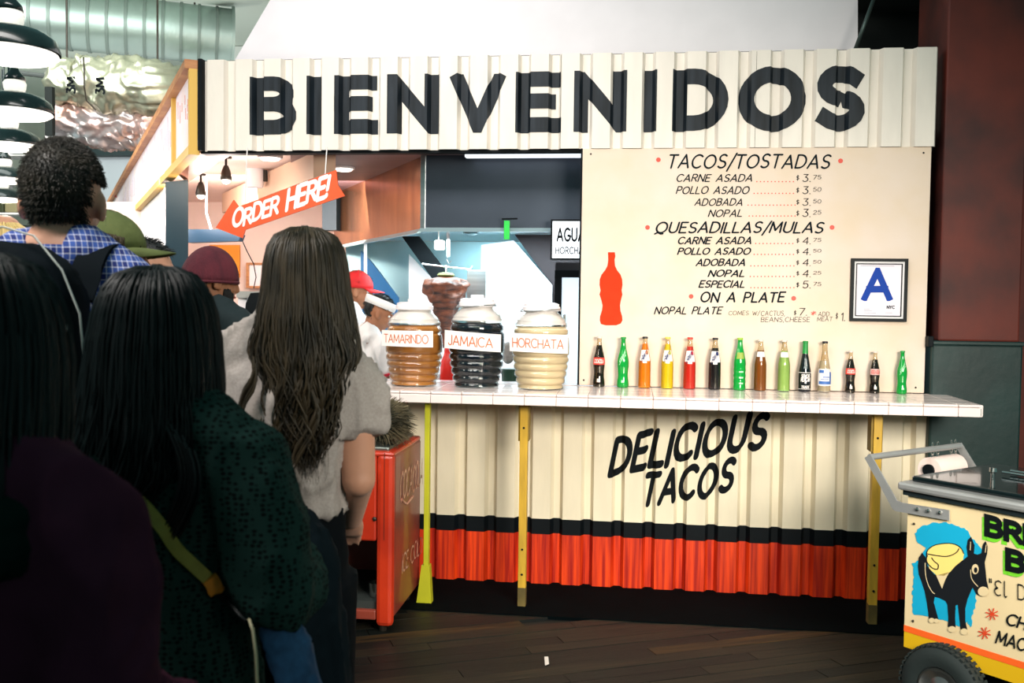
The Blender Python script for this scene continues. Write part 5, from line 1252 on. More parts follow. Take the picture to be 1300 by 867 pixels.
def trousers(p, m, z1=.98, grow=.012, name='trousers', folds=.005):
    s, f = p['s'], p['f']; bm = nb()
    stack(bm, [(0, 0, z*s, (rx+grow)*f*s, (ry+grow)*s) for z, rx, ry in ((.80, .12, .085), (.86, .148, .103), (.94, .158, .11), (z1, .148, .104))], 30)
    for e in (-1, 1):
        hip, kn, an = V(.085*e*f, 0, .90)*s, V(.092*e, .015, .49)*s, V(p['feet']*e, -.01, .07)*s
        tube(bm, [hip, hip.lerp(kn, .4), kn, kn.lerp(an, .4), an], [q*s+grow for q in (.090, .080, .060, .056, .05)], 20)
    return blob(name, bm, m, p['t'], voxel=.012, smooth=4, folds=folds, fscale=6)
def collar(p, m, h=.05, r=.062):
    s = p['s']; bm = nb(); c = V(0, -.026+p['lean']*.8, 1.425*s)
    prof = [(r*s+.018, -.012), (r*s+.012, h*.5), (r*s+.004, h), (r*s-.002, h-.004), (r*s+.004, h*.4), (r*s+.008, -.012)]
    lathe(bm, prof, 30, tuple(c), caps=False); return obj('collar', bm, m, p['t'], local=True, smooth=True, angle=60)
def short_hair(p, m, n=2600, L=.018, low=-.06, seed=1, top=.0, tr=.0018):
    """close cropped hair: a cap that stops at the hairline plus short tufts"""
    s, hp, rot = p['s'], p['hp'], p['rot']; rd = random.Random(seed)
    bm = nb(); ell(bm, (0, 0, 0), (1, 1, 1), u=40, v=28)
    kill = []
    for v in bm.verts:
        x, y, z = v.co
        if (y > .55 and z < .42+.3*(y-.55)) or z < -.66 or (y > .0 and z < -.15-.0*y) or (abs(x) > .76 and z < .06 and y > -.42): kill.append(v)
    bmesh.ops.delete(bm, geom=kill, context='VERTS')
    src = []
    for v in bm.verts:
        x, y, z = v.co; nz = z; zz = .030+.094*z if z > 0 else .030+.118*z
        q = V(x*(.077 if z > -.3 else .077-.014*(-z-.3)), -.012+y*(.101-.014*max(0, min(1, (-z-.05)/.6))), zz+top*max(0, z)); v.co = hp(*q)
        src.append((v.co.copy(), (p['hr'] @ V(x, y, z)).normalized()))
    sh = obj('hair', bm, m, p['t'], local=True, smooth=True)
    md = sh.modifiers.new('thick', 'SOLIDIFY'); md.thickness = .010; md.offset = -1
    tb = nb()
    for i in range(n):
        c, nrm = rd.choice(src); c = c+V(rd.uniform(-.006, .006), rd.uniform(-.006, .006), rd.uniform(-.006, .006))
        w_ = (nrm*(.55 if tr > .0015 else .3)+V(rd.uniform(-.5, .5), rd.uniform(-.2, .5), -.6+rd.uniform(-.3, .3))).normalized(); e = c+w_*L*rd.uniform(.6, 1.2)*s; m1 = c.lerp(e, .5)+nrm*.0015
        tube(tb, [c-nrm*.004, m1, e], [tr, tr*.8, .0003], 3, caps=False)
    tag(obj('hair_tufts', tb, m, sh, local=True, smooth=True), kind='stuff'); return sh
def long_hair(p, m, zend, keys, n=420, seed=3, open_=100, wave=.012, swirl=0, rad=.0042, ends=.06, part=0, shell=True, mshell=None):
    """long hair: keys (t, cx, cy, rx, ry, z) from crown to ends in head space (metres, world scale), open_ = half angle of the face gap"""
    rd = random.Random(seed); t0 = p['t']; HX = p['hx']
    def at(t):
        for a, b in zip(keys, keys[1:]):
            if a[0] <= t <= b[0]: k = (t-a[0])/(b[0]-a[0]); k2 = k*k*(3-2*k); return [a[i]+(b[i]-a[i])*(k2 if i in (3, 4) and a[0] > .0 else k) for i in range(1, 6)]
        return list(keys[-1][1:])
    def pt(phi, t, off=0):      # phi measured from straight back (-y)
        cx, cy, rx, ry, z = at(t)
        return V(cx+HX*(1+.35*t)+(rx+off)*math.sin(phi), cy-(ry+off)*math.cos(phi), z)
    half = PI-R(open_)
    if shell:
        bm = nb(); NP, NT = 36, 40; g = []
        for j in range(NT+1):
            t = j/NT; hf = PI*.999 if t < .12 else half+(PI-half)*max(0, 1-(t-.12)/.06)
            g.append([bm.verts.new(pt(-hf+2*hf*i/NP, t, -.007+.004*math.sin(i*2.1+3*t)+.003*math.sin(i*4.7))) for i in range(NP+1)])
        for j in range(NT):
            for i in range(NP): bm.faces.new((g[j][i], g[j+1][i], g[j+1][i+1], g[j][i+1]))
        bmesh.ops.remove_doubles(bm, verts=bm.verts[:], dist=.0004)
        hs = obj('hair', bm, mshell or m, t0, local=True, smooth=True); md = hs.modifiers.new('thick', 'SOLIDIFY'); md.thickness = .022; md.offset = -1
    tb = nb()
    for i in range(n):
        ph = rd.uniform(-half, half); t1 = 1+rd.uniform(-ends, ends*.6); off = rd.uniform(-.006, .010); w1, w2, w3 = rd.uniform(0, 6.3), rd.uniform(0, 6.3), rd.uniform(.5, 1.3)
        drift = rd.uniform(-.25, .25); P = []; Q = []
        t = rd.choice((.02, .05, .05, .1, .2)) if rd.random() < .8 else rd.uniform(.2, .5)
        N_ = 22
        for k in range(N_+1):
            tt = t+(t1-t)*k/N_; aw = wave*min(1, max(0, tt-.25)*1.8)*w3
            q = pt(ph+drift*tt*tt*.5, min(tt, 1.0), off)
            if tt > 1: q.z -= (tt-1)*(keys[0][5]-keys[-1][5])
            q += V(aw*math.sin(tt*13+w1), aw*.7*math.cos(tt*11+w2), 0); P.append(q)
            Q.append(rad*(1 if tt < .8 else max(.12, 1-(tt-.8)/.25))*(.7 if k == 0 else 1))
        tube(tb, P, Q, 4, caps=False, flat=.6)
    o = obj('hair_strands' if shell else 'hair', tb, m, hs if shell else t0, local=True, smooth=True); tag(o, kind='stuff'); return o
def loc_of(x, y, Y): p = U(x, y, Y); return (p.x, p.y, 0), p.z

# ---- woman in the grey tee
(lx, ly, _), zt_p = loc_of(360, 287, 2.25)
W1 = person('woman with very long brown hair in a loose grey tee, standing at the counter queue', (lx, ly, 0), R(3), zt_p-.015, sw=.162, head_yaw=R(-4), hx=.054,
            arms=[[(-.172, 0, 1.375), (-.195, .06, 1.12), (-.10, .27, 1.08)], [(.168, 0, 1.36), (.180, .0, 1.13), (.12, .19, .99)]])
m_tee = mat('heather grey jersey', (176, 166, 160), .9, col2=(162, 152, 146), vscale=160, bump=.2, bscale=260)
top_garment(W1, 'tee', m_tee, 1.045, 1.43, grow=.018, sleeve=.50, folds=.024, loose=.008, fscale=8)
trousers(W1, mat('black trousers', (7, 12, 16), .9, var=.2, spec=.12), z1=1.07, grow=.012)
m_brown = mat('long brown hair fibre', (66, 54, 36), .45, col2=(34, 29, 20), vscale=9, stretch=(6, 6, .8))
hcz = W1['hc'].z
long_hair(W1, m_brown, .9, [(0, 0, -.005, .004, .004, hcz+.134), (.035, 0, -.008, .042, .048, hcz+.124), (.07, 0, -.008, .064, .074, hcz+.106), (.11, 0, -.01, .079, .092, hcz+.080), (.17, 0, -.01, .087, .104, hcz+.040), (.25, .0, -.012, .092, .110, hcz-.01), (.36, .0, -.02, .102, .112, hcz-.08), (.50, .0, -.035, .114, .100, hcz-.165), (.62, .005, -.05, .086, .085, hcz-.23), (.80, .0, -.055, .060, .070, hcz-.32), (1, -.002, -.065, .030, .05, hcz-.42)], n=1500, wave=.024, open_=58, rad=.0026, ends=.20)
# curls hanging off the ends and a loop on the left
cb = nb()
for a0, dx, z0_ in ((0, .115, hcz-.33), (1.5, .05, hcz-.37), (2.2, -.005, hcz-.30)):
    P = [V(dx-.02+.028*math.sin(a0+k*.55)*(1 if k > 3 else k/3), -.135-.004*k/3, z0_+.10-k*.024) for k in range(9)]
    for j in range(9): tube(cb, [q+V(.004*math.sin(j*2), .004*math.cos(j*2.6), j*.004) for q in P], [.0034]*8+[.001], 4, caps=False)
tag(obj('hair_curl', cb, m_brown, W1['t'], local=True, smooth=True), kind='stuff')
m_strap = mat('taupe strap', (96, 76, 60), .6)
def strap(p, pts, w, th, m, name='bag_strap', n=8, norms=None, raw=False):
    """flat band through pts (local) with width w; normal guessed outward from the body axis"""
    P = []
    for i in range(0 if raw else len(pts)-1):
        q = [V(*pts[max(0, i-1)]), V(*pts[i]), V(*pts[i+1]), V(*pts[min(len(pts)-1, i+2)])]
        for k in range(n):
            t = k/n; P.append(.5*((2*q[1])+(-q[0]+q[2])*t+(2*q[0]-5*q[1]+4*q[2]-q[3])*t*t+(-q[0]+3*q[1]-3*q[2]+q[3])*t**3))
    if raw: P = [V(*q) for q in pts]
    else: P.append(V(*pts[-1]))
    bm = nb(); prev = None
    for i, a in enumerate(P):
        d = (P[min(i+1, len(P)-1)]-P[max(i-1, 0)]).normalized(); zc__ = 1.2*p['s']; o = (norms[i] if norms else V(a.x*.35, a.y, max(0, a.z-zc__)*1.3 if abs(a.y) < .11 else 0)).normalized(); 
        sdir = d.cross(o).normalized(); o2 = sdir.cross(d).normalized()
        r = [bm.verts.new(a+sdir*w/2*u+o2*th*v) for u, v in ((-1, 0), (1, 0), (1, 1), (-1, 1))]
        if prev:
            for k in range(4): bm.faces.new((prev[k], prev[(k+1) % 4], r[(k+1) % 4], r[k]))
        else: bm.faces.new(r[::-1])
        prev = r
    bm.faces.new(prev); return obj(name, bm, m, p['t'], local=True, smooth=True, angle=50)
strap(W1, [(-.145, .08, 1.40), (-.150, .0, 1.452), (-.150, -.075, 1.41), (-.152, -.118, 1.32), (-.158, -.125, 1.20), (-.17, -.12, 1.0)], .016, .004, m_strap)
from mathutils.bvhtree import BVHTree
def strap_px(p, cloth, px, w, th, m, name='bag_strap'):
    """a band laid on the surface of a garment, following points measured in the photograph"""
    t = p['t']; M = Matrix.Translation(t.location) @ t.rotation_euler.to_matrix().to_4x4(); Mi = M.inverted()
    bvh = BVHTree.FromPolygons([v.co for v in cloth.data.vertices], [q.vertices for q in cloth.data.polygons])
    o = Mi @ O0; P = []; N = []
    for (x0, y0), (x1, y1) in zip(px, px[1:]):
        for k in range(7):
            f_ = k/7; d = Mi.to_3x3() @ ray(x0+(x1-x0)*f_, y0+(y1-y0)*f_); h = bvh.ray_cast(o, d.normalized())
            if h[0] is not None: P.append(h[0]+h[1]*.002); N.append(h[1])
    for _ in range(3): P = [P[0]]+[(P[i-1]+P[i]*2+P[i+1])/4 for i in range(1, len(P)-1)]+[P[-1]]; N = [N[0]]+[(N[i-1]+N[i]+N[i+1]).normalized() for i in range(1, len(N)-1)]+[N[-1]]
    P = [a+b*.003 for a, b in zip(P, N)]
    return strap(p, P, w, th, m, name, norms=N, raw=True)
# dark jacket held over her left arm
m_nj = mat('blue black jacket cloth', (7, 20, 26), .92, spec=.12, var=.3, vscale=6)
def drape(name, label, x0, y0, Y, pts, m, w0, w1, th=.035, folds=.02, cat='jacket'):
    bm = nb(); P = [U(x, y, Y+dy) for x, y, dy in pts]; n = len(P)
    K_ = []
    for i in range(n-1):
        for k in range(5): K_.append((P[i].lerp(P[i+1], k/5), w0+(w1-w0)*(i+k/5)/(n-1)))
    K_.append((P[-1], w1))
    tube(bm, [a for a, _ in K_], [b for _, b in K_], 16, flat=.5)
    t = thing(name, label, cat, tuple(P[-1]))
    o = blob('cloth', nb_move(bm, t), m, t, voxel=.010, smooth=3, folds=folds, fscale=9, fstretch=(1, 1, .3)); return t
def nb_move(bm, t):
    for v in bm.verts: v.co -= t.location
    return bm
drape('jacket', 'dark blue black jacket hanging beside the hip of the woman in the grey tee', 0, 0, 2.05, [(372, 655, .02), (392, 700, 0), (408, 790, 0), (412, 880, 0), (404, 1010, 0), (400, 1150, 0)], m_nj, .045, .11)

# ---- woman with black hair and dark green cardigan
(lx, ly, _), zt_p = loc_of(203, 338, 1.66)
W2 = person('black haired woman in a dark green openwork cardigan with a yellow strap across her back', (lx, ly, 0), R(-8), zt_p-.012, sw=.180, head_yaw=R(-14), head_tilt=R(-4),
            arms=[[(-.178, 0, 1.365), (-.235, -.03, 1.12), (-.15, .17, 1.10)], [(.180, 0, 1.355), (.25, -.02, 1.125), (.17, .19, 1.09)]], skin=m_skin)
mc = mat('dark green open knit', (26, 48, 46), .95, spec=.1)
nt = mc.node_tree; b_ = nt.nodes['Principled BSDF']; tc = nt.nodes.new('ShaderNodeTexCoord'); mp = nt.nodes.new('ShaderNodeMapping'); mp.inputs['Scale'].default_value = (1, 1, 1.35)
vo = nt.nodes.new('ShaderNodeTexVoronoi'); vo.inputs['Scale'].default_value = 88; vo.inputs['Randomness'].default_value = .45; nt.links.new(tc.outputs['Object'], mp.inputs[0]); nt.links.new(mp.outputs[0], vo.inputs['Vector'])
rp = nt.nodes.new('ShaderNodeValToRGB'); rp.color_ramp.elements[0].position = .28; rp.color_ramp.elements[1].position = .46; rp.color_ramp.elements[0].color = lin((8, 16, 16))+(1,); rp.color_ramp.elements[1].color = lin((30, 54, 50))+(1,)
nt.links.new(vo.outputs['Distance'], rp.inputs[0]); nt.links.new(rp.outputs[0], b_.inputs['Base Color'])
bp = nt.nodes.new('ShaderNodeBump'); bp.inputs['Strength'].default_value = .9; bp.inputs['Distance'].default_value = .006; nt.links.new(rp.outputs[0], bp.inputs['Height']); nt.links.new(bp.outputs[0], b_.inputs['Normal'])
W2c = top_garment(W2, 'cardigan', mc, .78, 1.43, grow=.026, sleeve=1.95, folds=.012, loose=.012, fscale=7, cuff=.02, hem_grow=.0)
trousers(W2, mat('black trousers', (12, 20, 26), .8), z1=.95, grow=.01)
m_blk = mat('black hair fibre', (13, 18, 20), .42, col2=(6, 9, 11), vscale=9, stretch=(6, 6, .8), spec=.35)
hz = W2['hc'].z
long_hair(W2, m_blk, .9, [(0, -.005, .0, .004, .004, hz+.126), (.04, -.003, -.005, .044, .050, hz+.117), (.08, -.003, -.005, .067, .076, hz+.100), (.13, .0, -.01, .084, .096, hz+.070), (.19, .0, -.01, .094, .106, hz+.030), (.28, .0, -.012, .102, .114, hz-.015), (.42, .002, -.02, .106, .116, hz-.09), (.58, .0, -.03, .114, .116, hz-.165), (.74, -.012, -.04, .114, .110, hz-.23), (.88, -.03, -.05, .100, .100, hz-.28), (1, -.045, -.055, .075, .085, hz-.335)], n=1500, seed=5, wave=.010, open_=62, rad=.0024)
cb = nb()
for j in range(16):
    P = [V(.085+.030*math.sin(k*.42+.15*j*.3)+.002*j, -.11+.004*math.sin(j), hz-.14-k*.022) for k in range(8)]
    tube(cb, [q+V(.004*math.sin(j*2.1), .006*math.cos(j*1.7), -.003*j) for q in P], [.0036]*7+[.001], 4, caps=False)
tag(obj('hair_curl', cb, m_blk, W2['t'], local=True, smooth=True), kind='stuff')
m_ys = mat('mustard webbing', (150, 140, 62), .7, var=.2, vscale=40)
strap_px(W2, W2c, [(148, 575), (158, 597), (190, 648), (228, 700), (268, 738)], .021, .005, m_ys)
strap_px(W2, W2c, [(264, 732), (274, 745), (281, 750)], .026, .009, mat('orange leather tab', (214, 130, 34), .5), 'strap_tab')
strap_px(W2, W2c, [(280, 750), (300, 768), (318, 790)], .010, .004, m_blk, 'lower_strap')
drape('jacket', 'blue denim jacket hanging at the arm of the woman in the green cardigan', 0, 0, 1.58, [(330, 735, .02), (345, 775, 0), (372, 850, 0), (398, 930, 0), (420, 1050, 0), (430, 1180, 0)], mat('blue denim', (36, 82, 122), .85, col2=(24, 58, 92), vscale=40), .022, .07)
tag(obj('cord', tube(nb(), [U(316, 786, 1.40), U(321, 800, 1.39), U(325, 830, 1.38), U(327, 870, 1.38), U(326, 960, 1.38)], .0022, 6), mat('cream cord', (200, 186, 150), .6), smooth=True), 'thin cream cord hanging behind the green cardigan', 'cord')

# ---- woman at the left edge, dark maroon coat
(lx, ly, _), zt_p = loc_of(-16, 322, 1.14)
W3 = person('woman with straight black hair in a dark maroon coat, cut by the left edge', (lx, ly, 0), R(-14), zt_p-.012, sw=.155, skin=m_skin,
            arms=[[(-.155, 0, 1.37), (-.19, -.0, 1.10), (-.12, .18, 1.04)], [(.155, 0, 1.36), (.19, .0, 1.10), (.12, .18, 1.04)]])
m_mar = mat('dark maroon coat wool', (78, 36, 54), .95, var=.3, vscale=10, spec=.1)
top_garment(W3, 'coat', m_mar, .55, 1.44, grow=.024, sleeve=1.95, folds=.016, loose=.004, fscale=5, cuff=.015)
trousers(W3, MATS['black trousers'], z1=.9)
hz = W3['hc'].z
long_hair(W3, m_blk, .9, [(0, -.005, .0, .004, .004, hz+.126), (.04, -.003, -.005, .044, .050, hz+.117), (.08, -.003, -.005, .067, .076, hz+.100), (.13, .0, -.01, .084, .096, hz+.070), (.19, .0, -.01, .094, .106, hz+.030), (.28, .0, -.012, .100, .112, hz-.015), (.45, .002, -.02, .102, .114, hz-.09), (.6, .0, -.03, .106, .110, hz-.165), (.8, 0, -.045, .100, .105, hz-.24), (1, .0, -.05, .09, .085, hz-.31)], n=1400, seed=9, wave=.006, open_=62, rad=.0024)
m_sc = mat('dark green scarf', (14, 36, 32), .95, spec=.1, var=.4, vscale=12)
bm = nb()
for r_, z_, th in ((.105, 1.335, .034), (.115, 1.300, .032)): tube(bm, [V(r_*math.cos(2*PI*k/24)*1.1, r_*math.sin(2*PI*k/24)-.015, z_+.012*math.sin(3*2*PI*k/24)) for k in range(24)], th, 12, closed=True)
blob('scarf', bm, m_sc, W3['t'], voxel=.009, smooth=3, folds=.008, fscale=14)
cb = nb()
for j in range(9):
    x = .02+.016*j; P = [V(x+.02*math.sin(k*.6+j), -.155-.004*math.sin(j), 1.36-.016*k-.02*(j % 3)) for k in range(8)]
    tube(cb, P, [.0016]*7+[.0005], 4, caps=False)
tag(obj('lit_hair_wisps', cb, mat('painted hair highlight', (132, 124, 62), .5), W3['t'], local=True, smooth=True), kind='stuff')  # highlights on the hair put into the wisps' lighter colour
hcq = W3['hc']
tag(obj('hair_clip', tube(nb(), [V(.035, -.137, hcq.z-.165), V(.062, -.135, hcq.z-.162)], .0016, 6), m_chrome, W3['t'], local=True), 'small shiny clip')
bp_ = nb(); box(bp_, (-.16, -.30, .72), (.13, -.155, 1.24), .05)
blob('backpack', bp_, mat('very dark green backpack cloth', (10, 26, 26), .85, var=.3), W3['t'], voxel=.014, smooth=5, folds=.008, fscale=6)

# ---- tall man in a blue checked shirt with a backpack
(lx, ly, _), zt_p = loc_of(78, 178, 2.2)
M1 = person('tall man with short dark hair, blue checked shirt and dark backpack', (lx, ly, 0), R(6), zt_p-.012, sw=.205, head_yaw=R(9), trap=1.6, arms=[[(-.205, 0, 1.375), (-.24, 0, 1.10), (-.12, .18, 1.0)], [(.205, 0, 1.375), (.235, 0, 1.10), (.07, .16, 1.02)]], skin=m_skin, jaw=1.15)
pl = mat('blue checked cotton', (40, 66, 150), .8)
nt = pl.node_tree; b_ = nt.nodes['Principled BSDF']; tc = nt.nodes.new('ShaderNodeTexCoord'); sx = nt.nodes.new('ShaderNodeSeparateXYZ'); nt.links.new(tc.outputs['Object'], sx.inputs[0])
def mth(op, a, b=None):
    n = nt.nodes.new('ShaderNodeMath'); n.operation = op
    for i, v in enumerate((a, b)):
        if v is None: continue
        if isinstance(v, (int, float)): n.inputs[i].default_value = v
        else: nt.links.new(v, n.inputs[i])
    return n.outputs[0]
xy = mth('ADD', sx.outputs[0], mth('MULTIPLY', sx.outputs[1], .8))
l1 = mth('LESS_THAN', mth('FRACT', mth('MULTIPLY', xy, 68)), .20); l2_ = mth('LESS_THAN', mth('FRACT', mth('MULTIPLY', sx.outputs[2], 68)), .20)
d1 = mth('LESS_THAN', mth('FRACT', mth('MULTIPLY', xy, 34)), .5); d2 = mth('LESS_THAN', mth('FRACT', mth('MULTIPLY', sx.outputs[2], 34)), .5)
wgt = mth('MULTIPLY', mth('ADD', l1, l2_), .46); mx = nt.nodes.new('ShaderNodeMix'); mx.data_type = 'RGBA'
dk2 = mth('MULTIPLY', mth('ADD', d1, d2), .5); mx0 = nt.nodes.new('ShaderNodeMix'); mx0.data_type = 'RGBA'
mx0.inputs['A'].default_value = lin((58, 92, 176))+(1,); mx0.inputs['B'].default_value = lin((22, 40, 112))+(1,); nt.links.new(dk2, mx0.inputs['Factor'])
nt.links.new(wgt, mx.inputs['Factor']); nt.links.new(mx0.outputs['Result'], mx.inputs['A']); mx.inputs['B'].default_value = lin((224, 224, 240))+(1,); nt.links.new(mx.outputs['Result'], b_.inputs['Base Color'])
top_garment(M1, 'shirt', pl, .82, 1.43, grow=.018, sleeve=1.9, folds=.010, loose=.01, fscale=6)
collar(M1, pl, .075, .060); trousers(M1, mat('dark jeans', (18, 26, 40), .85, spec=.15), z1=.96)
short_hair(M1, mat('dark brown cropped hair', (52, 44, 32), .5, col2=(26, 24, 20), vscale=20), n=11000, L=.008, seed=2, top=.004, tr=.0011)
m_bag = mat('black nylon backpack', (7, 16, 22), .85, var=.2, spec=.12)
bb = nb(); s_ = M1['s']
stack(bb, [(0.01, -.21*s_, z*s_, rx, ry, ) for z, rx, ry in ((.94, .10, .05), (.97, .15, .085), (1.08, .165, .10), (1.28, .165, .10), (1.38, .150, .09), (1.45, .115, .075), (1.485, .06, .045))], 30, 2.8)
bag = blob('backpack', bb, m_bag, M1['t'], voxel=.012, smooth=5, folds=.006, fscale=6)
pp = [(-.155, -.235, 1.13), (-.150, -.245, 1.28), (-.115, -.25, 1.36), (-.05, -.243, 1.412), (.01, -.238, 1.428), (.07, -.243, 1.412), (.125, -.25, 1.35), (.155, -.245, 1.27), (.163, -.235, 1.12)]
obj('piping', tube(nb(), [V(a, b-.012, c+.085)*s_ for a, b, c in pp], .0024, 6), mat('grey white piping', (196, 196, 190), .5), bag, local=True, smooth=True)
for e in (-1, 1): strap(M1, [(.07*e*1.5, -.13*s_, 1.38*s_), (.112*e, -.06*s_, 1.475*s_), (.118*e, .02*s_, 1.475*s_), (.12*e, .115*s_, 1.36*s_), (.135*e, .135*s_, 1.2*s_), (.19*e, .06*s_, 1.0*s_), (.17*e, -.09*s_, .95*s_)], .065, .012, m_bag, 'shoulder_strap')

# ---- person in an olive cap, head turned right
(lx, ly, _), zt_p = loc_of(134, 260, 2.7)
P4 = person('person in an olive baseball cap looking right, brown hair', (lx, ly, 0), R(-20), zt_p-.03, sw=.19, head_yaw=R(-52), skin=m_skin)
top_garment(P4, 'jacket', mat('olive brown jacket', (52, 50, 30), .85, var=.3), .80, 1.44, grow=.03, sleeve=1.9, folds=.012); trousers(P4, MATS['dark jeans'])
m_olv = mat('olive cap cotton', (112, 122, 70), .85, col2=(86, 96, 52), vscale=12, bump=.2, bscale=60)
def cap(p, m, brim=True, name='cap', hgt=.108, low=.0, r=1.0):
    hp, s = p['hp'], p['s']; bm = nb(); rings = []
    for j in range(11):
        a = (PI/2)*(j/10)**.9; rr = math.cos(a); zz = math.sin(a)
        rings.append([bm.verts.new(hp(.085*r*rr*math.cos(2*PI*k/32), -.012+.106*r*rr*math.sin(2*PI*k/32), low+.018+hgt*zz+.008*math.sin(2*PI*k/32)*(1-zz))) for k in range(32)])
    for a, b in zip(rings, rings[1:]):
        for k in range(32): bm.faces.new((a[k], a[(k+1) % 32], b[(k+1) % 32], b[k]))
    bm.faces.new(rings[-1])
    o = obj(name, bm, m, p['t'], local=True, smooth=True); md = o.modifiers.new('thick', 'SOLIDIFY'); md.thickness = .004; md.offset = 1
    if brim:
        bb = nb(); A = []; B = []
        for k in range(15):
            a = PI*(.14+.72*k/14); x, y = math.cos(a), math.sin(a)
            A.append(bb.verts.new(hp(.084*x, -.012+.100*y, low+.030))); B.append(bb.verts.new(hp(.080*x*1.0, .02+.155*y, low+.022-.020*x*x-.004)))
        for k in range(14): bb.faces.new((A[k], B[k], B[k+1], A[k+1]))
        q = obj('brim', bb, m, o, local=True, smooth=True); md = q.modifiers.new('thick', 'SOLIDIFY'); md.thickness = .004
        obj('button', ell(nb(), hp(0, -.012, low+.018+hgt+.004), (.008, .008, .005), u=10, v=6), m, o, local=True)
        for k in range(6):
            a = PI*k/3+.2; obj('seam', tube(nb(), [hp(.0855*math.cos(a)*math.cos(b), -.012+.1065*math.sin(a)*math.cos(b), low+.02+hgt*math.sin(b)+.004) for b in [PI/2*i/8 for i in range(9)]], .0012, 4), mat('cap seam', (88, 96, 56), .8), o, local=True)
    return o
cap(P4, m_olv)
hz = P4['hc'].z
long_hair(P4, mat('mid brown hair fibre', (66, 52, 28), .5, col2=(60, 48, 26), vscale=9, stretch=(6, 6, .8)), .9, [(0, 0, -.01, .01, .01, hz+.085), (.12, 0, -.01, .078, .09, hz+.06), (.4, 0, -.015, .090, .100, hz-.03), (.7, 0, -.025, .095, .095, hz-.12), (1, 0, -.03, .08, .08, hz-.2)], n=700, rad=.003, seed=12, wave=.006, open_=85)

# ---- person mostly hidden behind the cap, only nose and mouth show
(lx, ly, _), zt_p = loc_of(184, 300, 3.25)
P5 = person('person in profile just beyond the olive cap, only nose and mouth showing', (lx, ly, 0), R(-60), zt_p-.02, head_yaw=R(-32), skin=m_skin)
top_garment(P5, 'jacket', mat('navy jacket', (16, 26, 40), .85), .80, 1.44, grow=.028, sleeve=1.9); trousers(P5, MATS['dark jeans']); short_hair(P5, mat('black cropped hair', (20, 22, 22), .5), n=900, seed=6)

# ---- bearded man in a maroon beanie
(lx, ly, _), zt_p = loc_of(267, 310, 3.75)
P6 = person('bearded man in a maroon beanie and dark jacket', (lx, ly, 0), R(-22), zt_p-.02, sw=.19, head_yaw=R(-24), head_tilt=R(-6), skin=m_skin2, jaw=1.2)
top_garment(P6, 'jacket', mat('dark teal jacket', (14, 34, 38), .85, var=.3), .80, 1.45, grow=.03, sleeve=1.9, folds=.012); trousers(P6, MATS['dark jeans'])
bn = cap(P6, mat('maroon knit beanie', (96, 34, 46), .9, bump=.5, bscale=90, stretch=(3, 3, .5), col2=(74, 26, 38), vscale=10), False, 'beanie', .140, -.034, 1.04)
hp = P6['hp']; bm = nb()
tube(bm, [hp(.089*math.cos(2*PI*k/32), -.012+.110*math.sin(2*PI*k/32), .0+.009*math.sin(2*PI*k/32)-.010) for k in range(32)], .006, 8, closed=True)
obj('cuff', bm, MATS['maroon knit beanie'], bn, local=True, smooth=True)
bm = nb(); rd = random.Random(4)
for i in range(1500):
    a = rd.uniform(-1, 1); z = rd.uniform(-.105, -.030); x = .060*math.sin(a*1.5); y = .022+.062*math.cos(a*1.5)
    if z > -.062 and abs(a) < .42: continue
    if z < -.075: x *= .8
    c = hp(x, y, z); d = (P6['hr'] @ V(x*4, y*1.2, -.9)).normalized(); tube(bm, [c, c+d*.012, c+d*.026+V(0, 0, -.004)], [.003, .0025, .0006], 3, caps=False)
tag(obj('beard', bm, mat('black beard', (18, 16, 14), .7), P6['t'], local=True, smooth=True), kind='stuff')
bm = nb()
for k in range(260):
    a = rd.uniform(-PI*.9, -PI*.1); c = hp(.078*math.cos(a), -.012+.095*math.sin(a), rd.uniform(-.055, .0)); d = (P6['hr'] @ V(math.cos(a)*.4, math.sin(a)*.4, -1)).normalized(); tube(bm, [c, c+d*.02], [.003, .001], 3, caps=False)
tag(obj('hair', bm, MATS['black beard'], P6['t'], local=True, smooth=True), kind='stuff')

# ---- fair haired person far left, behind the tall man
(lx, ly, _), zt_p = loc_of(6, 268, 4.6)
P7 = person('fair haired person beyond the tall man, at the left edge', (lx, ly, 0), R(20), zt_p-.02, skin=m_skin)
top_garment(P7, 'jacket', mat('beige jacket', (170, 150, 112), .85), .80, 1.44, grow=.026, sleeve=1.9); trousers(P7, MATS['dark jeans'])
hz = P7['hc'].z
long_hair(P7, mat('fair hair fibre', (236, 206, 138), .5, var=.25, vscale=9, stretch=(6, 6, .8)), .9, [(0, 0, -.01, .01, .01, hz+.125), (.15, 0, -.01, .092, .105, hz+.07), (.4, 0, -.015, .104, .118, hz-.02), (.7, 0, -.025, .115, .115, hz-.12), (1, 0, -.03, .105, .10, hz-.26)], n=600, rad=.003, seed=14, wave=.012, open_=70)

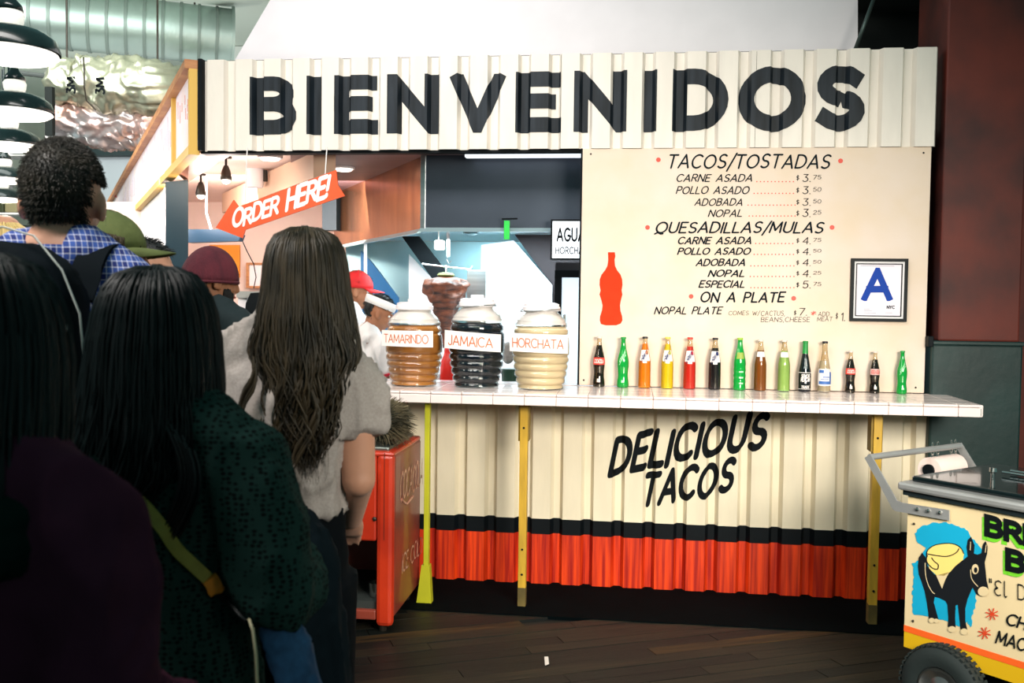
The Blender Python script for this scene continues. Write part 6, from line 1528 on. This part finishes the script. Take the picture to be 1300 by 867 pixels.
# ---- two cooks behind the counter
m_wshirt = mat('white cook shirt', (240, 236, 234), .8)
(lx, ly, _), zt_p = loc_of(452, 347, 6.45)
C1 = person('cook in a red cap seen in profile behind the counter', (lx, ly, 0), R(-72), zt_p/1.0, skin=m_skin2, head_yaw=R(-6), head_tilt=R(-8))
top_garment(C1, 'shirt', m_wshirt, .80, 1.43, grow=.02, sleeve=.7); trousers(C1, MATS['dark jeans']); short_hair(C1, MATS['black cropped hair'], n=700, seed=8)
cap(C1, mat('bright red cap', (206, 30, 34), .7), True, 'cap', .112)
(lx, ly, _), zt_p = loc_of(459, 381, 5.98)
C2 = person('cook in a white paper cap and white shirt bending over the counter', (lx, ly, 0), R(-62), 1.60, skin=m_skin2, head_yaw=R(-10), head_tilt=R(-22), lean=.10,
            arms=[[(-.185, 0, 1.36), (-.20, .16, 1.14), (-.10, .38, 1.14)], [(.185, 0, 1.36), (.20, .18, 1.16), (.10, .40, 1.16)]])
top_garment(C2, 'shirt', m_wshirt, .80, 1.43, grow=.024, sleeve=.8, folds=.012); trousers(C2, MATS['dark jeans']); short_hair(C2, MATS['black cropped hair'], n=700, seed=10)
hp = C2['hp']; bm = nb(); rings = []
for zz, rr in ((.028, 1.0), (.075, 1.06), (.082, 1.03), (.070, .95)):
    rings.append([bm.verts.new(hp(.088*rr*math.cos(2*PI*k/32), -.014+.106*rr*math.sin(2*PI*k/32), zz+.010)) for k in range(32)])
for a, b in zip(rings, rings[1:]):
    for k in range(32): bm.faces.new((a[k], a[(k+1) % 32], b[(k+1) % 32], b[k]))
bm.faces.new(rings[-1]); o = obj('paper_cap', bm, mat('white paper cap', (246, 244, 242), .7), C2['t'], local=True, smooth=True, angle=40); md = o.modifiers.new('thick', 'SOLIDIFY'); md.thickness = .003
m_rt = mat('red trim', (206, 40, 60), .6)
for sh, el, wr in C2['paths'][1:]:
    c = sh.lerp(el, .78); d = (el-sh).normalized(); bm = nb(); tube(bm, [c-d*.008, c+d*.008], .073, 20); obj('sleeve_trim', bm, m_rt, C2['t'], local=True, smooth=True, angle=40)
